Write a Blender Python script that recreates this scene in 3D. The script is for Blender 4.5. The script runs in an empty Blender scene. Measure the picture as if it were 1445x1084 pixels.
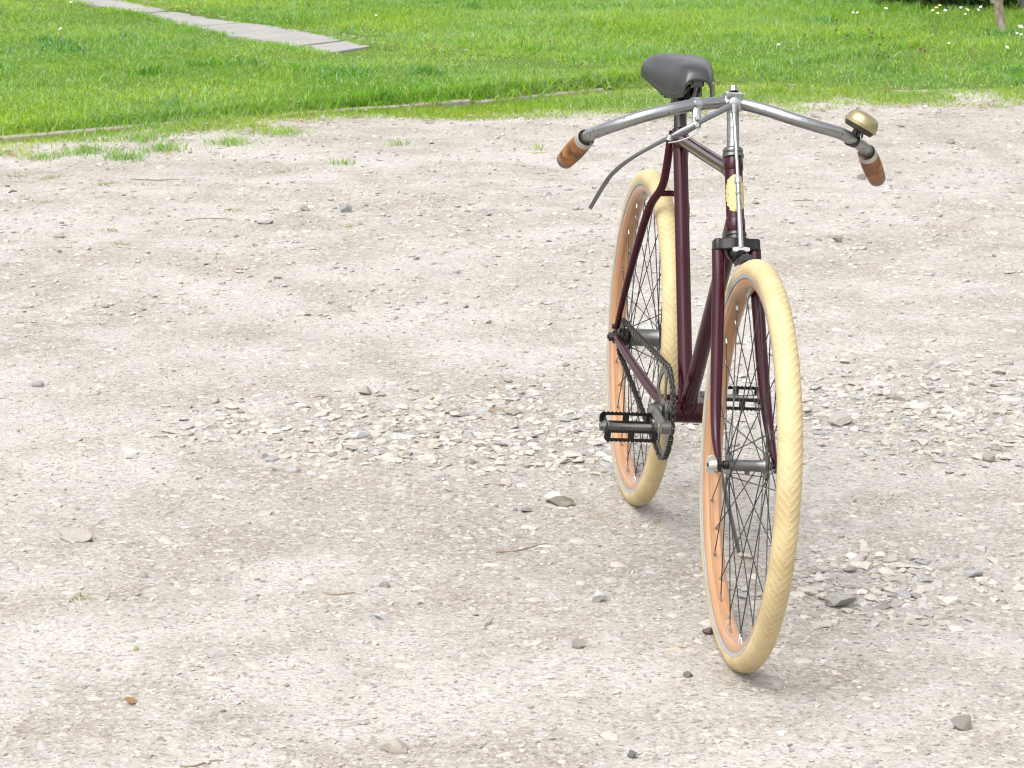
import bpy, math, random
import numpy as np
from mathutils import Vector, Matrix

R_ = math.radians
rng = np.random.default_rng(11)
random.seed(11)
scene = bpy.context.scene
C = scene.collection

# ------------------------------------------------------------------ camera, sky, sun, exposure
cam_d = bpy.data.cameras.new('camera')
cam_d.sensor_fit = 'HORIZONTAL'
cam_d.sensor_width = 36.0
cam_d.lens = 36.0 * 3772.0 / 1445.0
cam_d.clip_start = 0.05
cam_d.clip_end = 900.0
cam_d.dof.use_dof = True
cam_d.dof.focus_distance = 4.9
cam_d.dof.aperture_fstop = 32.0
cam = bpy.data.objects.new('camera', cam_d)
cam.location = (0, 0, 1.489)
cam.rotation_euler = (R_(90 - 12.875), 0, 0)
C.objects.link(cam)
scene.camera = cam

SUN_ELEV, SUN_AZ = 58.0, 214.0          # azimuth clockwise from +Y: behind the camera, to the left
world = bpy.data.worlds.new('World')
scene.world = world
world.use_nodes = True
wn = world.node_tree
wn.nodes.clear()
w_out = wn.nodes.new('ShaderNodeOutputWorld')
w_bg = wn.nodes.new('ShaderNodeBackground')
w_sky = wn.nodes.new('ShaderNodeTexSky')
w_sky.sky_type = 'NISHITA'
w_sky.sun_disc = False
w_sky.sun_elevation = R_(SUN_ELEV)
w_sky.sun_rotation = R_(SUN_AZ)
w_sky.air_density = 1.0
w_sky.dust_density = 4.0
w_hs = wn.nodes.new('ShaderNodeHueSaturation')   # overcast: the sky is nearly white
w_hs.inputs['Saturation'].default_value = 0.16
w_bg.inputs['Strength'].default_value = 0.15
wn.links.new(w_sky.outputs[0], w_hs.inputs['Color'])
wn.links.new(w_hs.outputs[0], w_bg.inputs['Color'])
wn.links.new(w_bg.outputs[0], w_out.inputs['Surface'])

sun_d = bpy.data.lights.new('sun', 'SUN')
sun_d.energy = 0.85
sun_d.angle = R_(60)
sun_d.color = (1.0, 0.98, 0.95)
sun = bpy.data.objects.new('sun', sun_d)
az, el = R_(SUN_AZ), R_(SUN_ELEV)
sdir = Vector((math.sin(az) * math.cos(el), math.cos(az) * math.cos(el), math.sin(el)))
sun.rotation_euler = (-sdir).to_track_quat('-Z', 'Y').to_euler()
sun.location = sdir * 30
C.objects.link(sun)

scene.view_settings.view_transform = 'Standard'
scene.view_settings.look = 'None'
scene.view_settings.exposure = 1.15
scene.view_settings.gamma = 1.0
scene.view_settings.use_curve_mapping = False
scene.render.engine = 'CYCLES'
scene.cycles.max_bounces = 6
scene.cycles.filter_width = 1.15

# ------------------------------------------------------------------ materials
class Mat:
    def __init__(s, name):
        s.m = bpy.data.materials.new(name)
        s.m.use_nodes = True
        s.t = s.m.node_tree
        s.b = s.t.nodes['Principled BSDF']
        s.out = s.t.nodes['Material Output']
    def n(s, typ, **kw):
        nd = s.t.nodes.new(typ)
        for k, v in kw.items():
            if k in nd.inputs: nd.inputs[k].default_value = v
            else: setattr(nd, k, v)
        return nd
    def l(s, a, b): s.t.links.new(a, b)
    def set(s, **kw):
        for k, v in kw.items(): s.b.inputs[k.replace('_', ' ')].default_value = v
        return s
    def coords(s, kind='Object', attr=None, scale=(1, 1, 1)):
        if attr:
            a = s.n('ShaderNodeAttribute', attribute_name=attr); o = a.outputs['Vector']
        else:
            a = s.n('ShaderNodeTexCoord'); o = a.outputs[kind]
        mp = s.n('ShaderNodeMapping'); mp.inputs['Scale'].default_value = scale
        s.l(o, mp.inputs['Vector'])
        return mp.outputs[0]
    def noise(s, vec, scale, detail=3, rough=.55):
        nd = s.n('ShaderNodeTexNoise', Scale=scale, Detail=detail, Roughness=rough)
        s.l(vec, nd.inputs['Vector'])
        return nd.outputs['Fac']
    def ramp(s, fac, stops):
        r = s.n('ShaderNodeValToRGB'); e = r.color_ramp.elements
        while len(e) < len(stops): e.new(.5)
        for q, (p, c) in zip(e, stops):
            q.position = p; q.color = (c[0], c[1], c[2], 1) if len(c) > 2 else (c[0],) * 3 + (1,)
        s.l(fac, r.inputs[0])
        return r.outputs[0]
    def mix(s, fac, a, b, typ='MIX'):
        mx = s.n('ShaderNodeMix', data_type='RGBA', blend_type=typ)
        for sock, v in ((mx.inputs[0], fac), (mx.inputs[6], a), (mx.inputs[7], b)):
            if hasattr(v, 'is_linked'): s.l(v, sock)
            elif isinstance(v, (int, float)): sock.default_value = v
            else: sock.default_value = (v[0], v[1], v[2], 1)
        return mx.outputs[2]
    def bump(s, h, strength=.3, dist=.001, prev=None):
        b = s.n('ShaderNodeBump', Strength=strength, Distance=dist)
        s.l(h, b.inputs['Height'])
        if prev is not None: s.l(prev, b.inputs['Normal'])
        s.l(b.outputs[0], s.b.inputs['Normal'])
        return b.outputs[0]
    def col(s, o): s.l(o, s.b.inputs['Base Color']); return s
    def rough(s, o): s.l(o, s.b.inputs['Roughness']); return s

M = {}
def g3(v): return (v, v, v)

# old maroon enamel, glossy, a little scratched
m = Mat('maroon_enamel'); v = m.coords()
n1 = m.noise(v, 60, 5, .6); n2 = m.noise(v, 9, 3)
m.col(m.mix(m.ramp(n1, [(.70, g3(0)), (.76, g3(.5))]), m.mix(n2, (.025, .0012, .0056), (.038, .0026, .0095)), (.07, .055, .05)))
m.rough(m.ramp(n2, [(.3, g3(.14)), (.7, g3(.28))])); m.set(Coat_Weight=.10, Coat_Roughness=.06, Specular_IOR_Level=.23)
m.bump(n1, .08, .0006); M['paint'] = m.m
# nickel plate gone dull
def metal(name, c, rough, spots=None, met=1.0, spotlo=.6):
    m = Mat(name); v = m.coords(); n1 = m.noise(v, 130, 5, .65); n2 = m.noise(v, 25, 4)
    base = m.mix(n2, tuple(x * .8 for x in c), tuple(min(1, x * 1.1) for x in c))
    if spots:
        mask = m.mix(1.0, m.ramp(n1, [(spotlo, g3(0)), (spotlo + .07, g3(1))]), m.ramp(n2, [(.42, g3(0)), (.62, g3(1))]), 'MULTIPLY')
        m.col(m.mix(mask, base, spots))
        m.l(m.mix(mask, g3(met), g3(.1)), m.b.inputs['Metallic'])
    else:
        m.col(base); m.set(Metallic=met)
    m.rough(m.ramp(n2, [(.3, g3(rough * .8)), (.7, g3(min(1, rough * 1.25)))]))
    m.bump(n1, .1, .0005); M[name] = m.m
metal('nickel', (.35, .35, .36), .36, (.075, .05, .038), spotlo=.535)
metal('bright_steel', (.47, .47, .47), .34, (.12, .09, .07), spotlo=.6)
metal('lever_steel', (.20, .205, .21), .30, (.12, .09, .07), spotlo=.66)
metal('dark_steel', (.060, .057, .055), .34, (.06, .04, .03), met=.9)
metal('chain_steel', (.085, .080, .074), .36, (.07, .05, .04), met=.9, spotlo=.64)
metal('black_steel', (.012, .009, .0085), .36, (.035, .02, .015), met=.3)
metal('spoke_steel', (.075, .075, .08), .38, met=.85)
metal('hub_grey', (.17, .17, .165), .36, (.12, .10, .08), met=.85)
metal('zinc', (.62, .62, .58), .5, (.3, .28, .22), met=.75)
metal('brass', (.37, .31, .18), .42, (.20, .15, .08), met=.8, spotlo=.62)
metal('dark_brass', (.06, .045, .03), .5, met=.6)
metal('ferrule', (.55, .54, .50), .42, (.2, .16, .1), met=.9)
# gold transfer on the head tube
m = Mat('gold_leaf'); v = m.coords(); n1 = m.noise(v, 240, 4, .7)
m.col(m.ramp(n1, [(.26, (.16, .08, .03)), (.36, (.50, .37, .14)), (.7, (.60, .48, .24))])); m.set(Roughness=.5, Metallic=.25)
m.bump(n1, .3, .0006); M['gold'] = m.m
# varnished wooden rim, grain along the hoop
m = Mat('wood_rim'); v = m.coords(attr='tc', scale=(9, 420, 420)); v2 = m.coords(attr='tc', scale=(3, 60, 60))
n1 = m.noise(v, 1.0, 4, .6); n2 = m.noise(v2, 1.0, 3)
m.col(m.mix(m.ramp(n1, [(.35, g3(0)), (.65, g3(1))]), m.mix(n2, (.28, .125, .05), (.36, .18, .085)), m.mix(n2, (.39, .205, .10), (.45, .26, .14))))
m.set(Roughness=.33, Coat_Weight=.25, Coat_Roughness=.2); m.bump(n1, .08, .0004); M['wood'] = m.m
# stained grip
m = Mat('stained_wood'); v = m.coords(scale=(1, 1, 1)); n1 = m.noise(v, 45, 4, .6); n2 = m.noise(v, 220, 4, .6)
m.col(m.mix(m.ramp(n2, [(.5, g3(0)), (.75, g3(.6))]), m.ramp(n1, [(.36, (.06, .024, .010)), (.52, (.28, .095, .018)), (.7, (.40, .16, .03))]), (.05, .03, .02)))
m.set(Roughness=.48); m.bump(n2, .25, .0006); M['grip'] = m.m
# leather
m = Mat('black_leather'); v = m.coords(); n1 = m.noise(v, 600, 3, .6); n2 = m.noise(v, 22, 4)
m.col(m.mix(n2, (.010, .010, .011), (.028, .0275, .029))); m.rough(m.ramp(n2, [(.3, g3(.30)), (.7, g3(.44))]))
m.set(Specular_IOR_Level=.7); m.bump(n1, .12, .0004); M['leather'] = m.m
# cream rubber: ridge attribute lightens the raised chevrons
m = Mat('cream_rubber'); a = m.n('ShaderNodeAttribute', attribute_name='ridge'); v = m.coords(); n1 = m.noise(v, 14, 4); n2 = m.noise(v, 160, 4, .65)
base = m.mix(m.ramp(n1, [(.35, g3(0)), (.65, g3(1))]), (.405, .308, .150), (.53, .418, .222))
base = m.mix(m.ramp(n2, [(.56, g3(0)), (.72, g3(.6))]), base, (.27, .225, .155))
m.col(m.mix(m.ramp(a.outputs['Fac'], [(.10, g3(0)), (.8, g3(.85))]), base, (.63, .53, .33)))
m.set(Roughness=.62); m.bump(n2, .15, .0005); M['rubber'] = m.m
m = Mat('grey_bead'); v = m.coords(); n1 = m.noise(v, 60, 4); m.col(m.mix(n1, (.23, .245, .26), (.35, .36, .37))); m.set(Roughness=.7); M['bead'] = m.m
m = Mat('black_rubber'); m.set(Base_Color=(.03, .03, .03, 1), Roughness=.7); M['black'] = m.m
m = Mat('thread'); m.set(Base_Color=(.13, .12, .11, 1), Roughness=.8); M['thread'] = m.m

# packed pale grit between the stones
m = Mat('packed_grit'); v = m.coords(); sa = m.n('ShaderNodeAttribute', attribute_name='stony')
big = m.noise(v, .9, 4, .55); mid = m.noise(v, 5, 5, .6); fine = m.noise(v, 90, 4, .7); vf = m.noise(v, 420, 3, .7)
vo = m.n('ShaderNodeTexVoronoi', Scale=95.0, Randomness=1.0); m.l(v, vo.inputs['Vector'])
vo2 = m.n('ShaderNodeTexVoronoi', Scale=210.0); m.l(v, vo2.inputs['Vector'])
vs = m.n('ShaderNodeSeparateColor'); m.l(vo.outputs['Color'], vs.inputs[0])
vs2 = m.n('ShaderNodeSeparateColor'); m.l(vo2.outputs['Color'], vs2.inputs[0])
base = m.mix(m.ramp(mid, [(.38, g3(0)), (.62, g3(1))]), (.295, .262, .220), (.440, .418, .385))
base = m.mix(m.ramp(big, [(.42, g3(.0)), (.60, g3(.7))]), base, (.480, .460, .430))
pt = m.noise(v, 2.4, 5, .62)
base = m.mix(m.ramp(pt, [(.49, g3(0)), (.62, g3(.7))]), base, (.262, .228, .186))
base = m.mix(m.ramp(sa.outputs['Fac'], [(.2, g3(0)), (1., g3(.7))]), base, (.275, .250, .212))
st = m.n('ShaderNodeAttribute', attribute_name='stain')
base = m.mix(m.ramp(st.outputs['Fac'], [(.1, g3(0)), (.9, g3(.62))]), base, (.228, .203, .166))
peb = m.ramp(vs.outputs[0], [(0, (.15, .14, .135)), (.10, (.30, .28, .26)), (.35, (.46, .415, .37)), (.7, (.50, .47, .45)), (.9, (.44, .46, .48)), (1, (.66, .65, .63))])
base = m.mix(m.ramp(vs.outputs[1], [(.45, g3(0)), (.6, g3(.50))]), base, peb)
peb2 = m.ramp(vs2.outputs[0], [(0, (.10, .09, .08)), (.12, (.30, .26, .22)), (.5, (.44, .40, .355)), (.88, (.52, .49, .46)), (1, (.72, .71, .70))])
base = m.mix(m.ramp(vs2.outputs[2], [(.5, g3(0)), (.6, g3(.38))]), base, peb2)
base = m.mix(m.ramp(fine, [(.33, g3(.75)), (.44, g3(0))]), base, (.12, .10, .08))  # shade in the small gaps of the grit, put into the colour
dk = m.n('ShaderNodeTexVoronoi', Scale=38.0); m.l(v, dk.inputs['Vector'])
base = m.mix(m.ramp(dk.outputs['Distance'], [(.09, g3(.85)), (.17, g3(0))]), base, m.ramp(dk.outputs['Color'], [(.3, (.12, .105, .09)), (.55, (.30, .28, .255)), (.7, (.40, .41, .42))]))
m.col(m.mix(1.0, base, (.905, .898, .890), 'MULTIPLY')); m.set(Roughness=.92, Specular_IOR_Level=.25)
b1 = m.bump(vo.outputs['Distance'], .45, .004); b1 = m.bump(fine, .7, .006, b1); m.bump(vf, .45, .0015, b1)
M['grit'] = m.m
# loose stones: each keeps its own colour
m = Mat('stone'); a = m.n('ShaderNodeAttribute', attribute_name='Col'); v = m.coords(); n1 = m.noise(v, 160, 4, .65); n2 = m.noise(v, 45, 3)
cc = m.mix(m.ramp(n1, [(.3, g3(.0)), (.7, g3(.55))]), a.outputs['Color'], m.mix(1.0, a.outputs['Color'], (.72, .69, .66), 'MULTIPLY'))
m.col(m.mix(m.ramp(n2, [(.55, g3(0)), (.75, g3(.4))]), cc, (.42, .36, .30))); m.set(Roughness=.88, Specular_IOR_Level=.3)
m.bump(n1, .5, .0016); M['stone'] = m.m
# soil below the turf
m = Mat('turf_soil'); v = m.coords(); n1 = m.noise(v, 3, 4); n2 = m.noise(v, 60, 4, .7)
m.col(m.mix(n2, m.mix(n1, (.090, .18, .022), (.13, .24, .030)), (.10, .13, .04))); m.set(Roughness=1.0, Specular_IOR_Level=.1)
m.bump(n2, .8, .02); M['soil'] = m.m
# grass blades
m = Mat('grass_blade'); a = m.n('ShaderNodeAttribute', attribute_name='Col')
m.col(a.outputs['Color']); m.set(Roughness=.55, Specular_IOR_Level=.3)
tr = m.n('ShaderNodeBsdfTranslucent'); m.l(a.outputs['Color'], tr.inputs['Color'])
ms = m.n('ShaderNodeMixShader', Fac=.45); m.l(m.b.outputs[0], ms.inputs[1]); m.l(tr.outputs[0], ms.inputs[2]); m.l(ms.outputs[0], m.out.inputs['Surface'])
M['blade'] = m.m
m = Mat('concrete'); v = m.coords(); n1 = m.noise(v, 6, 5, .6); n2 = m.noise(v, 120, 4, .7)
m.col(m.mix(m.ramp(n2, [(.35, g3(.6)), (.5, g3(0))]), m.mix(n1, (.19, .183, .168), (.37, .36, .342)), (.20, .19, .17))); m.set(Roughness=.9); m.bump(n2, .5, .003); M['concrete'] = m.m
m = Mat('weathered_edging'); v = m.coords(scale=(1, 1, 1)); n1 = m.noise(v, 8, 5, .6); n2 = m.noise(v, 150, 4, .7)
m.col(m.mix(n2, m.mix(n1, (.27, .235, .19), (.46, .425, .37)), (.24, .21, .175))); m.set(Roughness=.95); m.bump(n2, .5, .003); M['edging'] = m.m
m = Mat('bark'); v = m.coords(scale=(1, 1, .35)); n1 = m.noise(v, 60, 5, .65); n2 = m.noise(v, 12, 3)
m.col(m.mix(m.ramp(n1, [(.35, g3(0)), (.65, g3(1))]), (.13, .10, .07), m.mix(n2, (.27, .225, .165), (.40, .365, .30)))); m.set(Roughness=.95); m.bump(n1, .8, .006); M['bark'] = m.m
m = Mat('petal_white'); m.set(Base_Color=(.82, .82, .78, 1), Roughness=.6); M['petal'] = m.m
m = Mat('petal_cream'); m.set(Base_Color=(.75, .70, .30, 1), Roughness=.6); M['cream_petal'] = m.m
m = Mat('flower_eye'); m.set(Base_Color=(.70, .45, .04, 1), Roughness=.7); M['eye'] = m.m
m = Mat('stem_green'); m.set(Base_Color=(.09, .20, .03, 1), Roughness=.6); M['stem'] = m.m
m = Mat('dead_brown'); v = m.coords(); n1 = m.noise(v, 90, 3); m.col(m.mix(n1, (.075, .045, .025), (.19, .11, .06))); m.set(Roughness=.9); M['dead'] = m.m
m = Mat('dry_twig'); v = m.coords(); n1 = m.noise(v, 90, 3); m.col(m.mix(n1, (.16, .12, .08), (.34, .27, .20))); m.set(Roughness=.9); M['twig'] = m.m
m = Mat('blue_glaze'); v = m.coords(); n1 = m.noise(v, 20, 3); m.col(m.mix(n1, (.06, .10, .20), (.12, .17, .28))); m.set(Roughness=.5); M['blue'] = m.m
m = Mat('dry_leaf'); v = m.coords(); n1 = m.noise(v, 60, 3); m.col(m.mix(n1, (.42, .30, .17), (.60, .48, .32))); m.set(Roughness=.8); M['dry_leaf'] = m.m

# ------------------------------------------------------------------ mesh helpers
def make_mesh(name, V, F, mat, smooth=True, angle=38, attrs=None):
    me = bpy.data.meshes.new(name)
    if isinstance(F, np.ndarray):
        nv, nf, k = len(V), len(F), F.shape[1]
        me.vertices.add(nv); me.vertices.foreach_set('co', np.asarray(V, np.float32).ravel())
        me.loops.add(nf * k); me.loops.foreach_set('vertex_index', F.astype(np.int32).ravel())
        me.polygons.add(nf); me.polygons.foreach_set('loop_start', np.arange(0, nf * k, k, dtype=np.int32))
        me.update(calc_edges=True)
    else:
        me.from_pydata([tuple(map(float, v)) for v in V], [], [tuple(map(int, f)) for f in F]); me.update()
    for an, (typ, data) in (attrs or {}).items():
        at = me.attributes.new(an, typ, 'POINT')
        key = {'FLOAT': 'value', 'FLOAT_VECTOR': 'vector', 'FLOAT_COLOR': 'color'}[typ]
        at.data.foreach_set(key, np.asarray(data, np.float32).ravel())
    me.polygons.foreach_set('use_smooth', np.full(len(me.polygons), smooth, dtype=bool))
    if smooth and angle: me.set_sharp_from_angle(angle=R_(angle))
    if mat: me.materials.append(M[mat] if isinstance(mat, str) else mat)
    return me

class MB:
    """collects shapes; build() links them as one mesh object"""
    def __init__(s): s.V = []; s.F = []; s.A = []
    def add(s, V, F, tc=None):
        o = len(s.V); s.V += [tuple(v) for v in V]; s.F += [tuple(i + o for i in f) for f in F]
        s.A += [tuple(t) for t in tc] if tc is not None else [tuple(v) for v in V]
        return s
    def build(s, name, mat, parent=None, smooth=True, angle=38):
        me = make_mesh(name, s.V, s.F, mat, smooth, angle, {'tc': ('FLOAT_VECTOR', np.array(s.A))})
        return link(name, me, parent)
    # --- shapes
    def tube(s, pts, rad, n=14, flat=None, ref=(0, 0, 1), cap=True):
        P = [Vector(p) for p in pts]; k = len(P)
        rad = [rad] * k if isinstance(rad, (int, float)) else list(rad)
        flat = [1.0] * k if flat is None else ([flat] * k if isinstance(flat, (int, float)) else list(flat))
        T = [((P[min(i + 1, k - 1)] - P[max(i - 1, 0)]).normalized()) for i in range(k)]
        r = Vector(ref)
        if abs(r.dot(T[0])) > .98: r = Vector((1, 0, 0)) if abs(T[0].x) < .9 else Vector((0, 1, 0))
        V = []; F = []; A = []; L = 0
        for i in range(k):
            r = (r - T[i] * r.dot(T[i])).normalized(); b = T[i].cross(r)
            if i: L += (P[i] - P[i - 1]).length
            for j in range(n):
                a = 2 * math.pi * j / n
                V.append(P[i] + r * (math.cos(a) * rad[i] * flat[i]) + b * (math.sin(a) * rad[i])); A.append((L, math.cos(a) * rad[i], math.sin(a) * rad[i]))
        for i in range(k - 1):
            for j in range(n):
                F.append((i * n + j, i * n + (j + 1) % n, (i + 1) * n + (j + 1) % n, (i + 1) * n + j))
        if cap: F.append(tuple(range(n))[::-1]); F.append(tuple(range((k - 1) * n, k * n)))
        return s.add(V, F, A)
    def lathe(s, prof, center, axis, n=24, ref=(0, 0, 1), closed=False):
        """prof: list of (distance along axis, radius)"""
        c = Vector(center); ax = Vector(axis).normalized(); r = Vector(ref)
        if abs(r.dot(ax)) > .95: r = Vector((1, 0, 0)) if abs(ax.x) < .9 else Vector((0, 1, 0))
        r = (r - ax * r.dot(ax)).normalized(); b = ax.cross(r); V = []; F = []; A = []; k = len(prof)
        for (d, q) in prof:
            for j in range(n):
                a = 2 * math.pi * j / n; V.append(c + ax * d + (r * math.cos(a) + b * math.sin(a)) * max(q, 1e-5)); A.append((a * q, d, q))
        rng_ = range(k if closed else k - 1)
        for i in rng_:
            i2 = (i + 1) % k
            for j in range(n):
                F.append((i * n + j, i2 * n + j, i2 * n + (j + 1) % n, i * n + (j + 1) % n))
        if not closed: F.append(tuple(range(n))); F.append(tuple(range((k - 1) * n, k * n))[::-1])
        return s.add(V, F, A)
    def cyl(s, a, b, r, n=16, bev=0):
        a = Vector(a); b = Vector(b); L = (b - a).length
        e = bev or min(r * .12, L * .2)
        return s.lathe([(0, r - e), (e, r), (L - e, r), (L, r - e)], a, b - a, n)
    def box(s, c, half, M3=None, bev=.0):
        c = Vector(c); h = half; V = []
        e = bev or min(h) * .15
        pts = []
        for sx in (-1, 1):
            for sy in (-1, 1):
                for sz in (-1, 1):
                    pts += [(sx * (h[0] - e), sy * (h[1] - e), sz * h[2]), (sx * (h[0] - e), sy * h[1], sz * (h[2] - e)), (sx * h[0], sy * (h[1] - e), sz * (h[2] - e))]
        import bmesh
        bm = bmesh.new()
        for p in pts: bm.verts.new(p)
        bmesh.ops.convex_hull(bm, input=bm.verts)
        bm.verts.index_update()
        V = [(M3 @ v.co if M3 else v.co) + c for v in bm.verts]; F = [tuple(v.index for v in f.verts) for f in bm.faces]
        bm.free()
        return s.add(V, F)
    def prism(s, poly, thick, O, ex, ey, ez):
        """2-D outline poly (x,y) in the ex/ey plane, extruded +-thick/2 along ez"""
        O = Vector(O); ex = Vector(ex); ey = Vector(ey); ez = Vector(ez); n = len(poly); V = []
        for sg in (-.5, .5):
            for (x, y) in poly: V.append(O + ex * x + ey * y + ez * (thick * sg))
        F = [tuple(range(n))[::-1], tuple(range(n, 2 * n))] + [(i, (i + 1) % n, n + (i + 1) % n, n + i) for i in range(n)]
        return s.add(V, F)

def link(name, me, parent=None, loc=None):
    o = bpy.data.objects.new(name, me); C.objects.link(o)
    if parent: o.parent = parent
    if loc is not None: o.location = loc
    return o
def empty(name, parent=None, loc=(0, 0, 0)):
    o = bpy.data.objects.new(name, None); C.objects.link(o); o.empty_display_size = .05; o.location = loc
    if parent: o.parent = parent
    return o
def tag(o, label=None, cat=None, group=None, kind=None):
    for k, v_ in (('label', label), ('category', cat), ('group', group), ('kind', kind)):
        if v_: o[k] = v_
    return o
def spline(pts, sub=6):
    P = [np.array(p, float) for p in pts]; out = []
    for i in range(len(P) - 1):
        p0 = P[max(i - 1, 0)]; p1 = P[i]; p2 = P[i + 1]; p3 = P[min(i + 2, len(P) - 1)]
        for t in np.linspace(0, 1, sub, endpoint=False):
            out.append(.5 * ((2 * p1) + (-p0 + p2) * t + (2 * p0 - 5 * p1 + 4 * p2 - p3) * t * t + (-p0 + 3 * p1 - 3 * p2 + p3) * t ** 3))
    out.append(P[-1]); return out
def lerp_list(a, n): return list(np.interp(np.linspace(0, 1, n), np.linspace(0, 1, len(a)), a))

# lattice noise for terrain and scatter
def _h(i, j, s):
    x = (i * 374761393 + j * 668265263 + s * 974634777).astype(np.uint64) & np.uint64(0xffffffff)
    x = ((x ^ (x >> np.uint64(13))) * np.uint64(1274126177)) & np.uint64(0xffffffff)
    x = x ^ (x >> np.uint64(16))
    return (x & np.uint64(0xffff)).astype(float) / 65535.0
def vnoise(x, y, scale, seed=0):
    x = np.asarray(x, float) * scale + 1000; y = np.asarray(y, float) * scale + 1000
    i = np.floor(x).astype(np.int64); j = np.floor(y).astype(np.int64); fx = x - i; fy = y - j
    fx = fx * fx * (3 - 2 * fx); fy = fy * fy * (3 - 2 * fy)
    return ((_h(i, j, seed) * (1 - fx) + _h(i + 1, j, seed) * fx) * (1 - fy) + (_h(i, j + 1, seed) * (1 - fx) + _h(i + 1, j + 1, seed) * fx) * fy)
def fbm(x, y, scale, seed=0, o=4):
    r = 0; a = .5; t = 0
    for k in range(o): r = r + a * vnoise(x, y, scale * 2 ** k, seed + k); t += a; a *= .5
    return r / t
FLAT = [(.2504, 5.4403), (.379, 4.386), (.449, 5.03)]        # tyre contacts and stand foot
def ground_z(x, y):
    z = (fbm(x, y, .8, 3) - .5) * .035 + (fbm(x, y, 6, 9, 3) - .5) * .012
    k = 1.0
    for (a, b) in FLAT: k = k * (1 - np.exp(-(((x - a) / .10) ** 2 + ((y - b) / .14) ** 2)))
    return z * k

# ------------------------------------------------------------------ setting: ground
# grass line and kerb line on the ground, from left to right
KERB = np.array([(-6.0, 8.6), (-4.0, 9.75), (-2.12, 11.02), (-1.4, 11.55), (-.92, 11.89), (-.19, 12.31), (.43, 12.85), (1.21, 13.56), (2.2, 14.5)])
EDGE = np.array([(-6.0, 8.3), (-4.0, 9.3), (-2.0, 10.55), (-1.75, 10.75), (-1.52, 10.95), (-1.27, 11.25), (-.92, 11.45), (-.69, 11.66), (-.26, 11.84), (.12, 11.80), (.43, 11.82), (.9, 12.05), (1.25, 12.1), (1.75, 12.15), (2.44, 12.35), (3.5, 12.4), (6.0, 12.6)])
def kerb_y(x): return np.interp(x, KERB[:, 0], KERB[:, 1])
def edge_y(x): return np.interp(x, EDGE[:, 0], EDGE[:, 1])
LAWN_LINE = np.array([(-6.0, 8.6), (-4.0, 9.75), (-2.12, 11.02), (-1.4, 11.55), (-.92, 11.89), (-.19, 12.31), (.43, 12.80), (.9, 13.1), (1.3, 13.0), (1.7, 12.85), (2.5, 12.9), (6.0, 13.1)])
def lawn_y(x): return np.interp(x, LAWN_LINE[:, 0], LAWN_LINE[:, 1])
LAWN_Z = .045
def lawn_z(x, y):
    k = lawn_y(x)
    t = np.clip((y - k) / .10, 0, 1)
    s = np.clip((1.25 - x) / .6, 0, 1)                         # past the path the lawn comes down level with the yard
    r = np.clip((y - k) / 1.5, 0, 1) * (1 - s)
    z = (t * s + r) * LAWN_Z + (fbm(x, y, .6, 21) - .5) * .05
    return np.where(y < 14.3, np.maximum(z, ground_z(x, y) + .008), z)

me = make_mesh('ground', [(-400, -100, -.09), (400, -100, -.09), (400, 700, -.09), (-400, 700, -.09)], [(0, 1, 2, 3)], 'soil', False)
g = link('ground', me); tag(g, 'wide ground under the yard and lawn', 'ground', kind='structure')

def grid(x0, x1, y0, y1, step, zf):
    xs = np.arange(x0, x1 + 1e-6, step); ys = np.arange(y0, y1 + 1e-6, step)
    X, Y = np.meshgrid(xs, ys); Z = zf(X, Y); nx = len(xs)
    V = np.c_[X.ravel(), Y.ravel(), Z.ravel()]
    i = np.arange((len(ys) - 1) * (nx - 1)); a = (i // (nx - 1)) * nx + i % (nx - 1)
    return V, np.c_[a, a + 1, a + nx + 1, a + nx]
def patch(x, y):
    """how stony the yard is at a point"""
    def e(cx, cy, rx, ry): return np.exp(-(((x - cx) / rx) ** 2 + ((y - cy) / ry) ** 2) ** 1.5)
    p = e(-.30, 6.02, .46, .30) + .9 * e(.06, 6.0, .30, .36) + e(.98, 6.25, .42, .48) + 1.1 * e(.70, 4.82, .24, .22) + .35 * e(.35, 6.3, .9, .5)
    return p * (.45 + 1.1 * vnoise(x, y, 7, 77))
def stain(x, y):
    def e(cx, cy, rx, ry): return np.exp(-(((x - cx) / rx) ** 2 + ((y - cy) / ry) ** 2))
    p = e(-.25, 5.35, .75, .33) + .8 * e(.25, 4.95, .45, .35) + .7 * e(.95, 5.35, .45, .25) + .6 * e(.55, 4.45, .35, .2) + .5 * e(-.7, 7.2, .8, .4) + .6 * e(.1, 8.2, 1.2, .5) + .6 * e(-1.4, 10.3, .6, .35) + .5 * e(1.6, 11.2, .8, .4) + .5 * e(-.2, 11.4, 1.2, .25)
    return np.clip(p * (.1 + 1.9 * fbm(x, y, 3.0, 177, 5)) - .12, 0, 1)
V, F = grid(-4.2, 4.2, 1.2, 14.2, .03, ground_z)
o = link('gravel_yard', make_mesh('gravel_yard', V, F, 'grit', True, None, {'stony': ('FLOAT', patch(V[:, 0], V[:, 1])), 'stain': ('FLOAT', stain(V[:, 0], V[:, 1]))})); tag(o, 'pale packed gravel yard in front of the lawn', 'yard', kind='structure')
V, F = grid(-7, 7, 8, 30, .12, lambda x, y: np.where(y > lawn_y(x), lawn_z(x, y) - .002, -.08))
o = link('lawn_soil', make_mesh('lawn_soil', V, F, 'soil', True, None)); tag(o, 'soil and moss under the lawn grass', 'lawn', kind='structure')

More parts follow.
